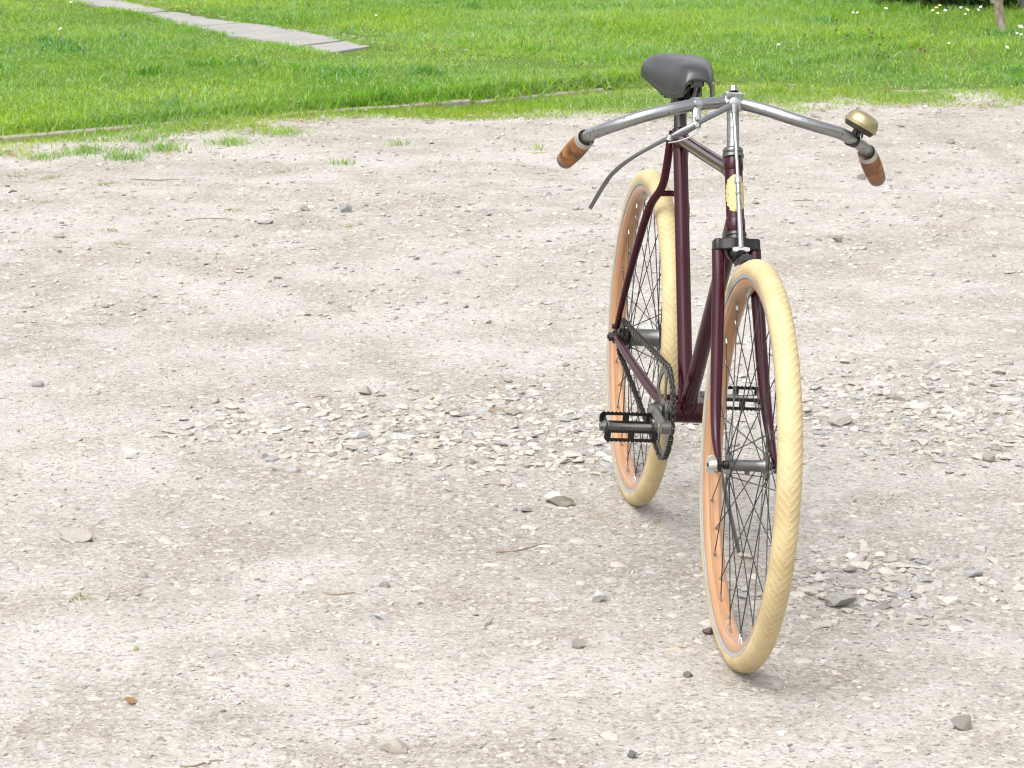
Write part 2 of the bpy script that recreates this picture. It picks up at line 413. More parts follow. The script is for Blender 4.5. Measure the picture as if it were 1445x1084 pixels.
# ------------------------------------------------------------------ setting: kerb edging, path of slabs
def poly_pts(P, step):
    out = []
    for a, b in zip(P[:-1], P[1:]):
        n = max(1, int(np.hypot(*(b - a)) / step))
        out += [a + (b - a) * t for t in np.linspace(0, 1, n, endpoint=False)]
    return np.array(out + [P[-1]])
kerb = empty('lawn_edging', None, (-1.0, 11.8, 0))
tag(kerb, 'low weathered edging strip between lawn and gravel, half overgrown with grass', 'edging')
kp = poly_pts(KERB[:7], .86)
for i in range(len(kp) - 1):
    a, b = kp[i], kp[i + 1]; d = (b - a) / np.hypot(*(b - a)); L = np.hypot(*(b - a)); n = np.array([-d[1], d[0]])
    mb = MB(); zz = -.024 + .005 * math.sin(i * 2.3) - .030 * max(0, (a[0] - .2)) - (.006 if a[0] > -1.3 else 0)
    mid = (a + b) / 2 - n * .0
    rot = Matrix(((d[0], n[0], 0), (d[1], n[1], 0), (0, 0, 1))) @ Matrix.Rotation(R_(random.uniform(-.8, .8)), 3, 'Y')
    mb.box((mid[0] + 1.0, mid[1] - 11.8, zz), (L / 2 - .004, .026, .045), rot, .006)
    mb.build('edging_board', 'edging', kerb, angle=20)

PU = np.array([(-3.4, 19.3), (-2.48, 17.67), (-1.9, 16.64), (-1.46, 16.16), (-1.1, 15.54), (-.80, 14.86), (-.28, 14.48), (.48, 14.16), (1.25, 13.72)])
PL = np.array([(-3.75, 19.1), (-2.93, 17.86), (-2.36, 17.0), (-1.78, 15.84), (-1.32, 15.02), (-.95, 14.42), (-.40, 14.05), (.36, 13.75), (1.10, 13.36)])
PU = PU * .965; PL = PL * .965
path = empty('path', None, (-1, 16, 0)); tag(path, 'narrow concrete path of slabs crossing the lawn', 'path', kind='structure')
def alongP(P, t): 
    s = np.r_[0, np.cumsum(np.hypot(*np.diff(P, axis=0).T))]; s /= s[-1]
    return np.array([np.interp(t, s, P[:, 0]), np.interp(t, s, P[:, 1])])
TS = [0, .11, .21, .33, .46, .565, .64, .69, .78, .86]
for i in range(len(TS) - 1):
    t0, t1 = TS[i] + .0012, TS[i + 1] - .0012
    up = [alongP(PU, t) for t in np.linspace(t0, t1, 9)]; lo = [alongP(PL, t) for t in np.linspace(t1, t0, 9)]
    up = [p + rng.normal(0, .012, 2) for p in up]; lo = [p + rng.normal(0, .018, 2) for p in lo]
    poly = [(p[0] + 1, p[1] - 16) for p in lo] + [(p[0] + 1, p[1] - 16) for p in up]
    pa = np.array(poly) + np.array([-1, 16]); cz = float(np.percentile(lawn_z(pa[:, 0], pa[:, 1]), 80))
    mb = MB(); mb.prism(poly, .06, (0, 0, cz + .009 - .03 + .002 * math.sin(i * 1.7) - (.036 if t0 > .67 else .0)), (1, 0, 0), (0, 1, 0), (0, 0, 1))
    mb.build('slab', 'concrete', path, angle=20)
def in_path(x, y, grow=0.0):
    """distance-like test: inside the strip between PL and PU"""
    m_ = (PU + PL) / 2; w_ = np.hypot(*(PU - PL).T) / 2
    inside = np.zeros(np.shape(x), bool)
    for k in range(len(m_) - 1):
        a, b = m_[k], m_[k + 1]; d = b - a; L2 = (d ** 2).sum()
        t = np.clip(((x - a[0]) * d[0] + (y - a[1]) * d[1]) / L2, 0, 1)
        dist = np.hypot(x - a[0] - t * d[0], y - a[1] - t * d[1])
        inside |= dist < (w_[k] * (1 - t) + w_[k + 1] * t) * .86 + grow
    return inside

# ------------------------------------------------------------------ loose stones and gravel
def ico(level=0):
    import bmesh
    bm = bmesh.new(); bmesh.ops.create_icosphere(bm, subdivisions=level, radius=1)
    bm.verts.index_update()
    V = np.array([v.co[:] for v in bm.verts]); F = np.array([[v.index for v in f.verts] for f in bm.faces]); bm.free(); return V, F
ICO0 = ico(1); ICO1 = ico(2); ICO2 = ico(3)
def stone_shape(base, seed, angular=.5):
    r = np.random.default_rng(seed); V = base[0].copy()
    for k in range(12):                                        # cut with random planes: flat facets and corners
        n = r.normal(size=3); n /= np.linalg.norm(n); d = r.uniform(.34, .75) if r.random() < angular else r.uniform(.65, 1.0)
        e = V @ n - d; V = V - np.outer(np.maximum(e, 0), n)
    return V * (1 + r.normal(0, .03, (len(V), 1))) / np.abs(V).max(0)
SHAPES0 = [stone_shape(ICO0, 100 + k, .5) for k in range(14)]
SHAPES1 = [stone_shape(ICO1, 200 + k, .7) for k in range(14)]
PAL = np.array([(.49, .47, .44), (.46, .43, .39), (.45, .41, .38), (.38, .385, .39), (.335, .345, .36), (.42, .39, .34), (.56, .55, .53), (.24, .225, .21), (.27, .21, .16)])
PROB = np.array([.20, .19, .14, .14, .09, .13, .035, .07, .008]); PROB = PROB / PROB.sum(); PAL = PAL * np.array([.92, .905, .885])
def scatter(n, ylo, yhi, acc, margin=.35):
    y = rng.uniform(ylo, yhi, n); x = rng.uniform(-1, 1, n) * (y * .198 + margin)
    k = (rng.random(n) < acc(x, y)) & (y < edge_y(x) + .25)
    return x[k], y[k]
def stones_mesh(x, y, size, shapes, base, sink, flatr):
    nv = len(base[0]); nf = len(base[1]); n = len(x)
    A = np.stack(shapes)[rng.integers(0, len(shapes), n)]     # n,nv,3
    sx = size * rng.uniform(.8, 1.35, n); sy = size * rng.uniform(.7, 1.1, n); sz = size * rng.uniform(*flatr, n)
    A = A * np.stack([sx, sy, sz], 1)[:, None, :]
    t = rng.uniform(0, 2 * np.pi, n); tilt = rng.normal(0, .14, n)
    c, s_ = np.cos(tilt)[:, None], np.sin(tilt)[:, None]
    X, Y, Z = A[..., 0], A[..., 1], A[..., 2]; Y, Z = Y * c - Z * s_, Y * s_ + Z * c
    c, s_ = np.cos(t)[:, None], np.sin(t)[:, None]; X, Y = X * c - Y * s_, X * s_ + Y * c
    gz = ground_z(x, y)
    X = X + x[:, None]; Y = Y + y[:, None]; Z = Z + (gz + sz * (1 - 2 * sink))[:, None]
    V = np.stack([X, Y, Z], -1).reshape(-1, 3); F = (base[1][None] + (np.arange(n) * nv)[:, None, None]).reshape(-1, 3)
    col = PAL[rng.choice(len(PAL), n, p=PROB)] * rng.uniform(.82, 1.15, (n, 1))
    col = np.repeat(np.c_[col, np.ones(n)], nv, 0)
    return V, F, col
def dull(q, k): q[2][:, :3] = q[2][:, :3] * (1 - k) + np.array([.40, .375, .34]) * k; return q
def stones_obj(sets, label):
    off = np.cumsum([0] + [len(q[0]) for q in sets[:-1]])
    V = np.concatenate([q[0] for q in sets]); F = np.concatenate([q[1] + k for q, k in zip(sets, off)]); col = np.concatenate([q[2] for q in sets])
    tag(link('gravel', make_mesh('gravel', V, F, 'stone', False, None, {'Col': ('FLOAT_COLOR', col)})), label, 'gravel', kind='stuff')
def mixed(x, y, size, sink, flatr, label, cut=.0085, k_=.15):
    b_ = size > cut
    stones_obj([dull(stones_mesh(x[k], y[k], size[k], sh, ba, sink[k], flatr), k_) for k, sh, ba in ((b_, SHAPES1, ICO1), (~b_, SHAPES0, ICO0)) if k.any()], label)
# packed stones in the stony patches
x, y = scatter(60000, 3.9, 7.9, lambda x, y: np.clip(patch(x, y) * 1.0, 0, 1) ** 1.2 * .85); n = len(x)
mixed(x, y, .0032 + .0150 * rng.random(n) ** 3.1, .32 + .32 * rng.random(n), (.36, .62), 'dense pale stones lying loose in the worn patches of the yard', .0062)
# half buried stones and fine grit everywhere
x, y = scatter(13000, 3.3, 9.5, lambda x, y: .40 + .5 * vnoise(x, y, 3, 5)); n = len(x)
mixed(x, y, .005 + .018 * rng.random(n) ** 2.4, .74 + .15 * rng.random(n), (.36, .55), 'flat stones trodden flush into the yard', .0095, .4)
x, y = scatter(30000, 3.3, 7.6, lambda x, y: .30 + .8 * fbm(x, y, 2.2, 15) ** 1.5); n = len(x)
mixed(x, y, .0018 + .0046 * rng.random(n) ** 2.4, .22 + .36 * rng.random(n), (.4, .75), 'fine pale grit in the near part of the yard', 1, .12)
x, y = scatter(24000, 7.3, 13.2, lambda x, y: .35 + .6 * fbm(x, y, 1.6, 25)); n = len(x)
mixed(x, y, .0024 + .0105 * rng.random(n) ** 3.2, .18 + .38 * rng.random(n), (.35, .65), 'fine pale grit in the far part of the yard', 1)

def gpt(u, v, z=0.0):                                          # where a photo pixel meets the ground
    p = R_(12.875); c, s_ = math.cos(p), math.sin(p); a = (u - 722.5) / 3772; b = (542 - v) / 3772
    d = (a, c + b * s_, -s_ + b * c); t = (z - 1.489) / d[2]; return d[0] * t, d[1] * t
ROCKS = [  # u, v of the base, width, depth, height, colour, yaw, label
    (790, 714, .060, .042, .020, (.20, .185, .15), 5, 'flat brown grey stone in front of the rear tyre'),
    (103, 765, .075, .05, .022, (.36, .335, .30), -8, 'long flat grey stone near the yard\'s left side, partly buried'),
    (1184, 860, .060, .04, .026, (.37, .36, .34), 28, 'large tilted wedge of grey stone just right of the front tyre'),
    (1190, 597, .056, .045, .030, (.38, .35, .32), 10, 'big blunt stone standing in the rubble right of the front wheel'),
    (1359, 1034, .034, .030, .025, (.25, .235, .21), 15, 'dark grey blocky stone alone near the bottom right corner'),
    (845, 848, .026, .022, .022, (.42, .42, .41), 40, 'small pointed grey stone between the two tyre contacts'),
    (540, 876, .028, .022, .010, (.38, .40, .42), 0, 'smooth flat blue grey pebble left of the pointed stone'),
    (688, 885, .020, .018, .017, (.43, .40, .36), 60, 'small upright beige stone in the middle foreground'),
    (556, 1067, .044, .03, .022, (.40, .365, .32), -20, 'pale beige stone at the bottom edge of the picture'),
    (512, 557, .034, .026, .020, (.36, .33, .30), 0, 'rounded grey stone alone above the stony patch'),
    (203, 815, .017, .015, .015, (.34, .325, .31), 30, 'small peaked grey stone in the left foreground'),
    (487, 303, .040, .032, .027, (.27, .275, .275), 10, 'round grey stone in the far left yard, bluest of a trio'),
    (428, 300, .042, .03, .020, (.27, .25, .235), -10, 'flat brownish stone in the far left yard beside a round one'),
    (374, 317, .050, .03, .014, (.29, .285, .275), 0, 'long low grey stone in the far left yard'),
    (1342, 204, .034, .03, .020, (.27, .24, .22), 0, 'dark brown stone farthest right near the lawn'),
    (1216, 252, .034, .026, .028, (.33, .305, .28), 20, 'grey brown stone seen just below the bell side grip'),
    (1183, 346, .034, .026, .020, (.24, .205, .19), 5, 'dark peaked stone right of the head tube'),
    (1134, 350, .030, .026, .016, (.40, .40, .39), 5, 'pale grey pebble right of the fork crown'),
    (817, 918, .022, .018, .015, (.25, .23, .21), 0, 'brownish pointed pebble left of the front tyre'),
    (892, 1074, .015, .013, .012, (.17, .17, .17), 0, 'tiny dark grey cube of stone at the bottom edge'),
    (972, 958, .017, .012, .010, (.16, .14, .135), 0, 'small dark angular chip beside the front tyre\'s ground contact'),
    (508, 620, .042, .034, .018, (.44, .45, .45), 12, 'pale blue grey stone, largest in the left stony patch'),
    (437, 637, .024, .022, .018, (.40, .345, .31), 0, 'pinkish round stone at the lower rim of the left stony patch'),
    (1395, 648, .030, .022, .020, (.30, .275, .255), 0, 'grey brown peaked stone below the rubble at far right'),
    (52, 546, .030, .022, .013, (.32, .30, .285), 0, 'small grey stone near the left edge of the yard'),
    (543, 826, .020, .014, .010, (.25, .25, .25), 0, 'thin dark grey chip in the middle foreground'),
    (184, 996, .018, .013, .011, (.27, .15, .07), 0, 'orange brown pebble in the lower left foreground'),
    (687, 308, .036, .028, .014, (.30, .30, .30), 0, 'flat grey stone in the far middle of the yard'),
    (815, 299, .030, .024, .018, (.40, .39, .385), 20, 'pale stone just under the brake lever tip'),
    (82, 336, .036, .03, .020, (.42, .39, .355), 0, 'pale stone in the far left yard below the weeds'),
    (1000, 898, .020, .016, .012, (.14, .10, .085), 0, 'dark brown stone touching the front tyre low on its left'),
    (743, 722, .026, .016, .010, (.22, .21, .20), 0, 'thin dark grey chip left of the flat brown stone'),
    (1270, 562, .03, .022, .014, (.33, .31, .29), 0, 'flat stone lying on the upper rim of the right rubble patch'),
    (1300, 575, .046, .034, .018, (.50, .47, .44), 0, 'broad pale stone in the middle of the right rubble patch'),
]
for k, (u, v_, w, d, h, c, yaw, lab) in enumerate(ROCKS):
    X, Y = gpt(u, v_); Y += d * .4
    V = stone_shape(ICO2, 900 + k, .75) * np.array([w / 2 * 1.12, d / 2 * 1.1, h * .62]); a = R_(yaw)
    V[:, 2] += V[:, 0] * math.sin(a) * .35
    V = V @ np.array([[math.cos(a * .6), math.sin(a * .6), 0], [-math.sin(a * .6), math.cos(a * .6), 0], [0, 0, 1]])
    V[:, 2] -= V[:, 2].min() + h * .16; V[:, 2] *= h / V[:, 2].max()
    col = np.tile(np.array([c[0] * .86, c[1] * .86, c[2] * .86, 1.0]), (len(V), 1))
    o = link('loose_stone', make_mesh('loose_stone', V, ICO2[1], 'stone', True, 22, {'Col': ('FLOAT_COLOR', col)}), None, (X, Y, float(ground_z(np.array(X), np.array(Y)))))
    tag(o, lab, 'stone', 'loose stones lying on the yard')

# ------------------------------------------------------------------ grass
def blades(x, y, z, h, w, col, lean=.75):
    n = len(x); t = rng.uniform(0, 2 * np.pi, n); ld = rng.uniform(0, 2 * np.pi, n); ll = np.abs(rng.normal(0, lean, n)) + .25
    dx, dy = np.cos(t) * w / 2, np.sin(t) * w / 2; lx, ly = np.cos(ld) * ll * h, np.sin(ld) * ll * h
    hh = h / np.sqrt(1 + (ll * .8) ** 2)
    P = np.zeros((n, 5, 3))
    P[:, 0] = np.c_[x - dx, y - dy, z]; P[:, 1] = np.c_[x + dx, y + dy, z]
    P[:, 2] = np.c_[x + lx * .32 + dx * .85, y + ly * .32 + dy * .85, z + hh * .6]; P[:, 3] = np.c_[x + lx * .32 - dx * .85, y + ly * .32 - dy * .85, z + hh * .6]
    P[:, 4] = np.c_[x + lx, y + ly, z + hh]
    o = (np.arange(n) * 5)[:, None]
    F = np.concatenate([o + [0, 1, 2], o + [0, 2, 3], o + [3, 2, 4]], 0)
    return P.reshape(-1, 3), F, np.repeat(np.c_[col, np.ones(n)], 5, 0)
def grass_obj(name, parts, label):
    V = np.concatenate([p[0] for p in parts]); off = np.cumsum([0] + [len(p[0]) for p in parts[:-1]])
    F = np.concatenate([p[1] + o_ for p, o_ in zip(parts, off)]); Cc = np.concatenate([p[2] for p in parts])
    o = link(name, make_mesh(name, V, F, 'blade', True, None, {'Col': ('FLOAT_COLOR', Cc)})); tag(o, label, 'grass', kind='stuff'); return o
def lawn_colors(x, y):
    n = len(x); k = np.clip((fbm(x, y, 1.3, 41)[:, None] - .5) * 2.6 + .5, 0, 1); r = rng.random((n, 1))
    a = np.array([.170, .370, .020]); b = np.array([.335, .495, .045]); cb = np.array([.310, .490, .200])  # cb: pale bluish blades, the sky's sheen put into their colour
    c = a * (1 - k) + b * k
    c = np.where(rng.random((n, 1)) < .22 + .4 * (vnoise(x, y, 1.4, 55)[:, None] - .4), cb, c)
    c = np.where(r < .05, np.array([.48, .44, .19]), c)
    return c * rng.uniform(.72, 1.25, (n, 1))
N = 400000
y = rng.uniform(10.9, 20.5, N); x = rng.uniform(-1, 1, N) * (y * .198 + .55)
ky = lawn_y(x)
wob = (vnoise(x, y, 9, 61) - .5) * .10
pth = in_path(x, y, 0) 
hidp = (x > -.82)                                              # here the turf has closed over the path
keep = (y > ky + .015 + wob * .6) & (~pth | (hidp & (rng.random(N) < np.clip(.25 + 1.3 * vnoise(x, y, 5, 63), 0, 1) * (1 - .75 * np.exp(-((x - 1.12) / .25) ** 2)))))
keep &= rng.random(N) < (.32 + .95 * vnoise(x, y, 6, 64)) * np.clip(fbm(x, y, 2.2, 66) * 3.2 - .45, .5, 1) * np.clip(.55 + (y - ky) * 1.3, .3, 1)
x, y = x[keep], y[keep]
tall = fbm(x, y, 1.6, 71, 3)
far = np.clip((y - 14.5) / 2.5, 0, 1) * np.clip((x - .2) / 1.5 + .35, 0, 1)
h = (.012 + .032 * tall + .055 * far * tall) * rng.uniform(.6, 1.35, len(x))
h *= np.where(in_path(x, y + .28, .16) & (x < -.7), .5, 1)
h *= np.where(in_path(x, y, .05) & (x > -.82), .55, 1)
parts = [blades(x, y, lawn_z(x, y) - .004, h, rng.uniform(.0026, .0048, len(x)), lawn_colors(x, y), 1.0)]
# taller tufts fringing the kerb, path and the yard's rim
def fringe(P, n, spread, hmin, hmax, dens=.5):
    s = np.r_[0, np.cumsum(np.hypot(*np.diff(P, axis=0).T))]; t = rng.random(n) * s[-1]
    X = np.interp(t, s, P[:, 0]) + rng.normal(0, spread, n); Y = np.interp(t, s, P[:, 1]) + rng.normal(0, spread, n)
    k = vnoise(X, Y, 4.5, 83) > dens
    return X[k], Y[k], rng.uniform(hmin, hmax, k.sum())
X, Y, H = fringe(KERB + np.array([-.02, .035]), 22000, .040, .02, .060, .22); parts.append(blades(X, Y, lawn_z(X, Y) - .004, H, rng.uniform(.003, .0055, len(X)), lawn_colors(X, Y), .8))
for P in (PU[:6] + .02, PL[:6] - .02):
    X, Y, H = fringe(P, 6500, .035, .015, .040, .38); parts.append(blades(X, Y, lawn_z(X, Y) - .004, H, rng.uniform(.003, .005, len(X)), lawn_colors(X, Y), .7))
# broader leaved tufts in deeper green
for k in range(90):
    cy = rng.uniform(11.6, 19); cx = rng.uniform(-1, 1) * (cy * .198 + .3)
    if cy < lawn_y(cx) + .05 or in_path(np.array(cx), np.array(cy), .05) and cx < -.8: continue
    n = int(rng.integers(25, 70)); w_ = rng.uniform(.03, .09); X = cx + rng.normal(0, w_, n); Y = cy + rng.normal(0, w_, n)
    parts.append(blades(X, Y, lawn_z(X, Y) - .004, rng.uniform(.03, .07, n), rng.uniform(.006, .011, n), lawn_colors(X, Y) * np.array([.62, .78, .9]), .9))
grass_obj('grass', parts, 'bright green lawn grass beyond the gravel yard')
# thin turf and weeds between the kerb and the gravel
n = 120000
x = rng.uniform(-3.2, 3.6, n); ey = edge_y(x); ky = lawn_y(x)
y = ey - .25 + rng.random(n) * (ky - ey + .30); q = (y - ey) / np.maximum(ky - ey, .12)
dens = np.clip(.10 + 1.25 * q + (fbm(x, y, 3.2, 91) - .5) * 2.1, 0, 1) * np.where(x < -.75, .72, 1) * np.where(x > .9, .8, 1)
k = (rng.random(n) < dens) & (y < ky - .012); x, y, q = x[k], y[k], q[k]
col = lawn_colors(x, y) * np.array([1.12, .98, 1.0])
p1 = blades(x, y, ground_z(x, y) - .003, (.010 + .034 * fbm(x, y, 3.2, 91) * np.clip(q + .35, .2, 1)) * rng.uniform(.6, 1.4, len(x)), rng.uniform(.0025, .0048, len(x)), col, .9)
parts = [p1]
for (u, v_, w, n) in [(75, 252, .06, 90), (150, 262, .05, 80), (25, 248, .05, 70), (200, 262, .03, 30), (155, 325, .035, 50), (168, 345, .03, 40), (130, 300, .03, 30), (330, 297, .04, 40), (490, 321, .03, 40), (115, 846, .022, 34), (193, 917, .008, 8), (310, 363, .03, 24), (60, 285, .05, 40), (300, 358, .02, 12), (240, 305, .03, 24), (400, 245, .05, 40), (760, 212, .04, 24), (560, 205, .05, 50), (485, 235, .05, 40), (175, 225, .10, 260), (120, 215, .12, 320), (230, 212, .10, 260), (60, 222, .09, 150), (325, 205, .10, 240), (395, 190, .12, 300), (205, 200, .10, 200), (925, 735, .012, 10)]:
    cx, cy = gpt(u, v_); X = cx + rng.normal(0, w * .5, n); Y = cy + rng.normal(0, w * .6, n)
    parts.append(blades(X, Y, ground_z(X, Y) - .002, rng.uniform(.5, 1.2, n) * (.010 if v_ > 240 else .036), rng.uniform(.002, .0042, n), lawn_colors(X, Y) * (np.array([.80, .68, .9]) if v_ > 240 else .95), .9))
grass_obj('weeds', parts, 'thin turf and weeds creeping from the edging onto the gravel')

# ------------------------------------------------------------------ young tree, flowers, border
tree = empty('young_tree', None, (2.80, 15.41, float(lawn_z(np.array(2.8), np.array(15.41))) - .02))
tag(tree, 'slim forked trunk of a young tree in the lawn\'s far right corner', 'tree')
mb = MB(); mb.tube(spline([(.03, -.01, -.03), (.01, 0, .04), (-.005, 0, .12), (-.022, .0, .20), (-.03, .0, .235)]), lerp_list([.040, .030, .027, .032, .036], 25), 12)
mb.build('trunk', 'bark', tree)
limbs = [[(-.036, 0, .185), (-.075, .01, .30), (-.11, .03, .6), (-.20, .05, 1.1), (-.32, .1, 1.6)], [(-.012, 0, .185), (.016, -.01, .30), (.05, -.03, .6), (.15, .02, 1.1), (.22, .06, 1.7)], [(-.11, .03, .6), (-.06, .2, 1.0), (.0, .35, 1.5)], [(.05, -.03, .6), (.22, -.12, .95), (.4, -.2, 1.3)], [(-.15, .04, .85), (-.4, -.05, 1.15), (-.6, -.05, 1.4)]]
for i, l in enumerate(limbs):
    q = spline(l); mb = MB(); mb.tube(q, lerp_list([.024, .019, .011, .006, .003] if i < 2 else [.010, .006, .003], len(q)), 8); mb.build('limb', 'bark', tree)
def leaf_cloud(centers, n, size, cols):
    c = np.array(centers)[rng.integers(0, len(centers), n)]; p = c[:, :3] + rng.normal(0, 1, (n, 3)) * c[:, 3:4] * .55
    a = rng.normal(size=(n, 3)); a /= np.linalg.norm(a, axis=1)[:, None]; b = rng.normal(size=(n, 3)); b -= a * (a * b).sum(1)[:, None]; b /= np.linalg.norm(b, axis=1)[:, None]
    L = size * rng.uniform(.6, 1.3, (n, 1)); V = np.stack([p - a * L * .5, p + b * L * .25, p + a * L * .5, p - b * L * .25], 1)
    V[:, 1:4:2, 2] += L * .06
    F = (np.arange(n) * 4)[:, None] + [0, 1, 2, 3]; k = rng.random((n, 1)); cc = np.array(cols[0]) * k + np.array(cols[1]) * (1 - k)
    return V.reshape(-1, 3), F, np.repeat(np.c_[cc, np.ones(n)], 4, 0)
V, F, cc = leaf_cloud([(-.32, .1, 1.6, .35), (.22, .06, 1.7, .4), (0, .35, 1.5, .35), (.4, -.2, 1.35, .3), (-.6, -.05, 1.45, .3), (-.05, .05, 1.95, .4)], 3800, .05, [(.10, .20, .03), (.05, .12, .02)])
link('crown', make_mesh('crown', V, F, 'blade', True, None, {'Col': ('FLOAT_COLOR', cc)}), tree)

def flower(u, v_, hgt, cup, label, group, mat='petal', tilt=.5):
    X, Y = gpt(u, v_, LAWN_Z + hgt); z0 = float(lawn_z(np.array(X), np.array(Y)))
    f = empty('flower', None, (X, Y, z0)); tag(f, label, 'flower', group)
    hgt_ = LAWN_Z + hgt - z0
    MB().tube(spline([(0, .01, 0), (.002, .006, hgt_ * .5), (0, 0, hgt_)]), .0018, 5).build('stem', 'stem', f)
    yaw = random.uniform(-1.2, 1.2); nrm = Vector((math.sin(yaw) * tilt, -tilt, 1)).normalized()
    r0 = nrm.orthogonal().normalized(); b0 = nrm.cross(r0); mb = MB(); npet = 8
    for k in range(npet):
        a = 2 * math.pi * k / npet; d = r0 * math.cos(a) + b0 * math.sin(a); t = nrm.cross(d); c0 = Vector((0, 0, hgt_))
        V = [c0, c0 + d * cup * .55 + t * cup * .30 + nrm * cup * .12, c0 + d * cup + nrm * cup * .25, c0 + d * cup * .55 - t * cup * .30 + nrm * cup * .12]
        mb.add(V, [(0, 1, 2, 3)])
    mb.build('petals', mat, f)
    MB().lathe([(0, cup * .25), (cup * .15, cup * .22), (cup * .22, .0005)], (0, 0, hgt_ + .001), nrm, 8).build('eye', 'eye', f)
G1 = 'white flowers along the far edge of the lawn'
for u, v_, c, lab in [(1250, 12, .017, 'single round white flower in the far lawn, apart from the others'), (1204, 18, .012, 'left one of a pair of tiny white flowers'), (1210, 18, .012, 'right one of a pair of tiny white flowers'),
                      (1334, 15, .017, 'white flower beside the cream flower cluster'), (1356, 11, .015, 'upper left white flower of the trio near the trunk'), (1365, 14, .018, 'largest white flower of the trio near the trunk'), (1362, 20, .010, 'smallest white flower of the trio near the trunk'),
                      (1384, 10, .016, 'upper white flower of the pair touching the trunk'), (1380, 14, .014, 'lower white flower of the pair touching the trunk'),
                      (1421, 67, .018, 'white flower in front of the young trunk\'s foot'), (1440, 38, .024, 'big white bloom at the right edge beside the trunk'), (1435, 47, .012, 'small white bloom below the big one at the right edge'), (1441, 49, .012, 'small white bloom lowest at the right edge'),
                      (85, 41, .015, 'lone white flower in the left lawn'), (100, 3, .014, 'white flower at the top left by the path'), (531, 22, .011, 'lone tiny white flower in the middle lawn'), (1339, 61 - 0, .010, 'small pale flower in short grass left of the trunk'), (1099, 63, .013, 'pale white flower lying low behind the handlebar\'s right half')]:
    flower(u, v_, .05 if v_ > 20 else .09, c * .72, lab, G1)
for u, v_, lab in [(1316, 15, 'lowest cream flower of the cluster left of the trunk'), (1321, 11, 'largest cream flower of the cluster left of the trunk'), (1326, 8, 'topmost cream flower of the cluster left of the trunk'), (1323, 19, 'pale cream flower hanging below the cluster left of the trunk')]:
    flower(u, v_, .11, .011, lab, 'cream flowers left of the young tree', 'cream_petal')
for u, v_ in [(1196, 51), (1226, 44), (1231, 48), (1229, 53), (1241, 60), (1246, 54), (1248, 68), (1254, 72), (1287, 63), (1299, 65), (1305, 66), (1240, 70), (1180, 45), (1181, 31)]:
    X, Y = gpt(u, v_, LAWN_Z + .06); z0 = float(lawn_z(np.array(X), np.array(Y)))
    f = empty('seed_head', None, (X, Y, z0)); tag(f, 'small withered brown flower head standing in the far right lawn', 'flower head', 'withered brown flower heads in the lawn')
    MB().tube([(0, .008, 0), (0, 0, .055)], .0014, 5).build('stem', 'stem', f)
    V = stone_shape(ICO0, u, .5) * np.array([.008, .007, .010]) + np.array([0, 0, .060])
    link('head', make_mesh('head', V, ICO0[1], 'dead', False, None), f)

for k, (bx_, by_, r_, lab) in enumerate([(2.70, 17.05, .20, 'dark leafy plant at the lawn\'s far edge, left of the trunk'), (2.93, 16.95, .22, 'dark leafy plant at the lawn\'s far edge, right behind the trunk'), (3.45, 17.1, .28, 'dark leafy plant at the lawn\'s far right edge beyond the blue pot'), (2.50, 17.2, .14, 'low leafy plant at the lawn\'s far edge, leftmost of the row')]):
    sh = empty('border_plant', None, (bx_, by_, .03)); tag(sh, lab, 'plant', 'plants in the border behind the lawn')
    for j in range(5):
        a = j * 1.26 + k; MB().tube([(0, 0, -.02), (math.cos(a) * r_ * .3, math.sin(a) * r_ * .3, r_ * .6), (math.cos(a) * r_ * .7, math.sin(a) * r_ * .7, r_ * 1.1)], [.008, .006, .003], 6).build('stem', 'bark', sh)
    V, F, cc = leaf_cloud([(math.cos(a) * r_ * .6, math.sin(a) * r_ * .6, r_ * z_, r_ * .7) for a in np.arange(0, 6.2, 1.05) for z_ in (.35, .9)], 900, .06, [(.05, .10, .02), (.025, .05, .012)])
    link('foliage', make_mesh('foliage', V, F, 'blade', True, None, {'Col': ('FLOAT_COLOR', cc)}), sh)
pot = empty('pot', None, (3.27, 17.02, .03)); tag(pot, 'small blue and grey pot at the lawn\'s far right edge', 'pot')
MB().lathe([(0, .055), (.05, .065), (.06, .066)], (0, 0, 0), (0, 0, 1), 18).build('base', 'concrete', pot)
MB().lathe([(.0, .062), (.06, .074), (.12, .080), (.125, .086), (.14, .086), (.14, .076), (.05, .06)], (0, 0, .061), (0, 0, 1), 18).build('body', 'blue', pot)

# dry litter gathered along the path and the rim of the lawn
def litter(pts, n, spread, zf):
    s_ = np.r_[0, np.cumsum(np.hypot(*np.diff(pts, axis=0).T))]; t = rng.random(n) * s_[-1]
    X = np.interp(t, s_, pts[:, 0]) + rng.normal(0, spread, n); Y = np.interp(t, s_, pts[:, 1]) + rng.normal(0, spread, n)
    Z = zf(X, Y) + .008; a = rng.uniform(0, 6.28, n); L = rng.uniform(.008, .024, n); W = L * rng.uniform(.25, .6, n)
    dx, dy = np.cos(a), np.sin(a)
    V = np.stack([np.c_[X - dx * L, Y - dy * L, Z], np.c_[X + dy * W, Y - dx * W, Z + .003], np.c_[X + dx * L, Y + dy * L, Z + .005], np.c_[X - dy * W, Y + dx * W, Z + .001]], 1)
    c = np.array([(.34, .24, .13), (.42, .33, .22), (.22, .13, .07), (.50, .45, .36)])[rng.integers(0, 4, n)]
    return V.reshape(-1, 3), (np.arange(n) * 4)[:, None] + [0, 1, 2, 3], np.repeat(np.c_[c, np.ones(n)], 4, 0)
q1 = litter(PU[:7] + np.array([.03, .05]), 420, .05, lambda x, y: lawn_z(x, y) + .012); q2 = litter(EDGE[1:15], 420, .12, ground_z); q3 = litter(LAWN_LINE[1:11], 260, .06, lambda x, y: np.maximum(lawn_z(x, y), ground_z(x, y)))
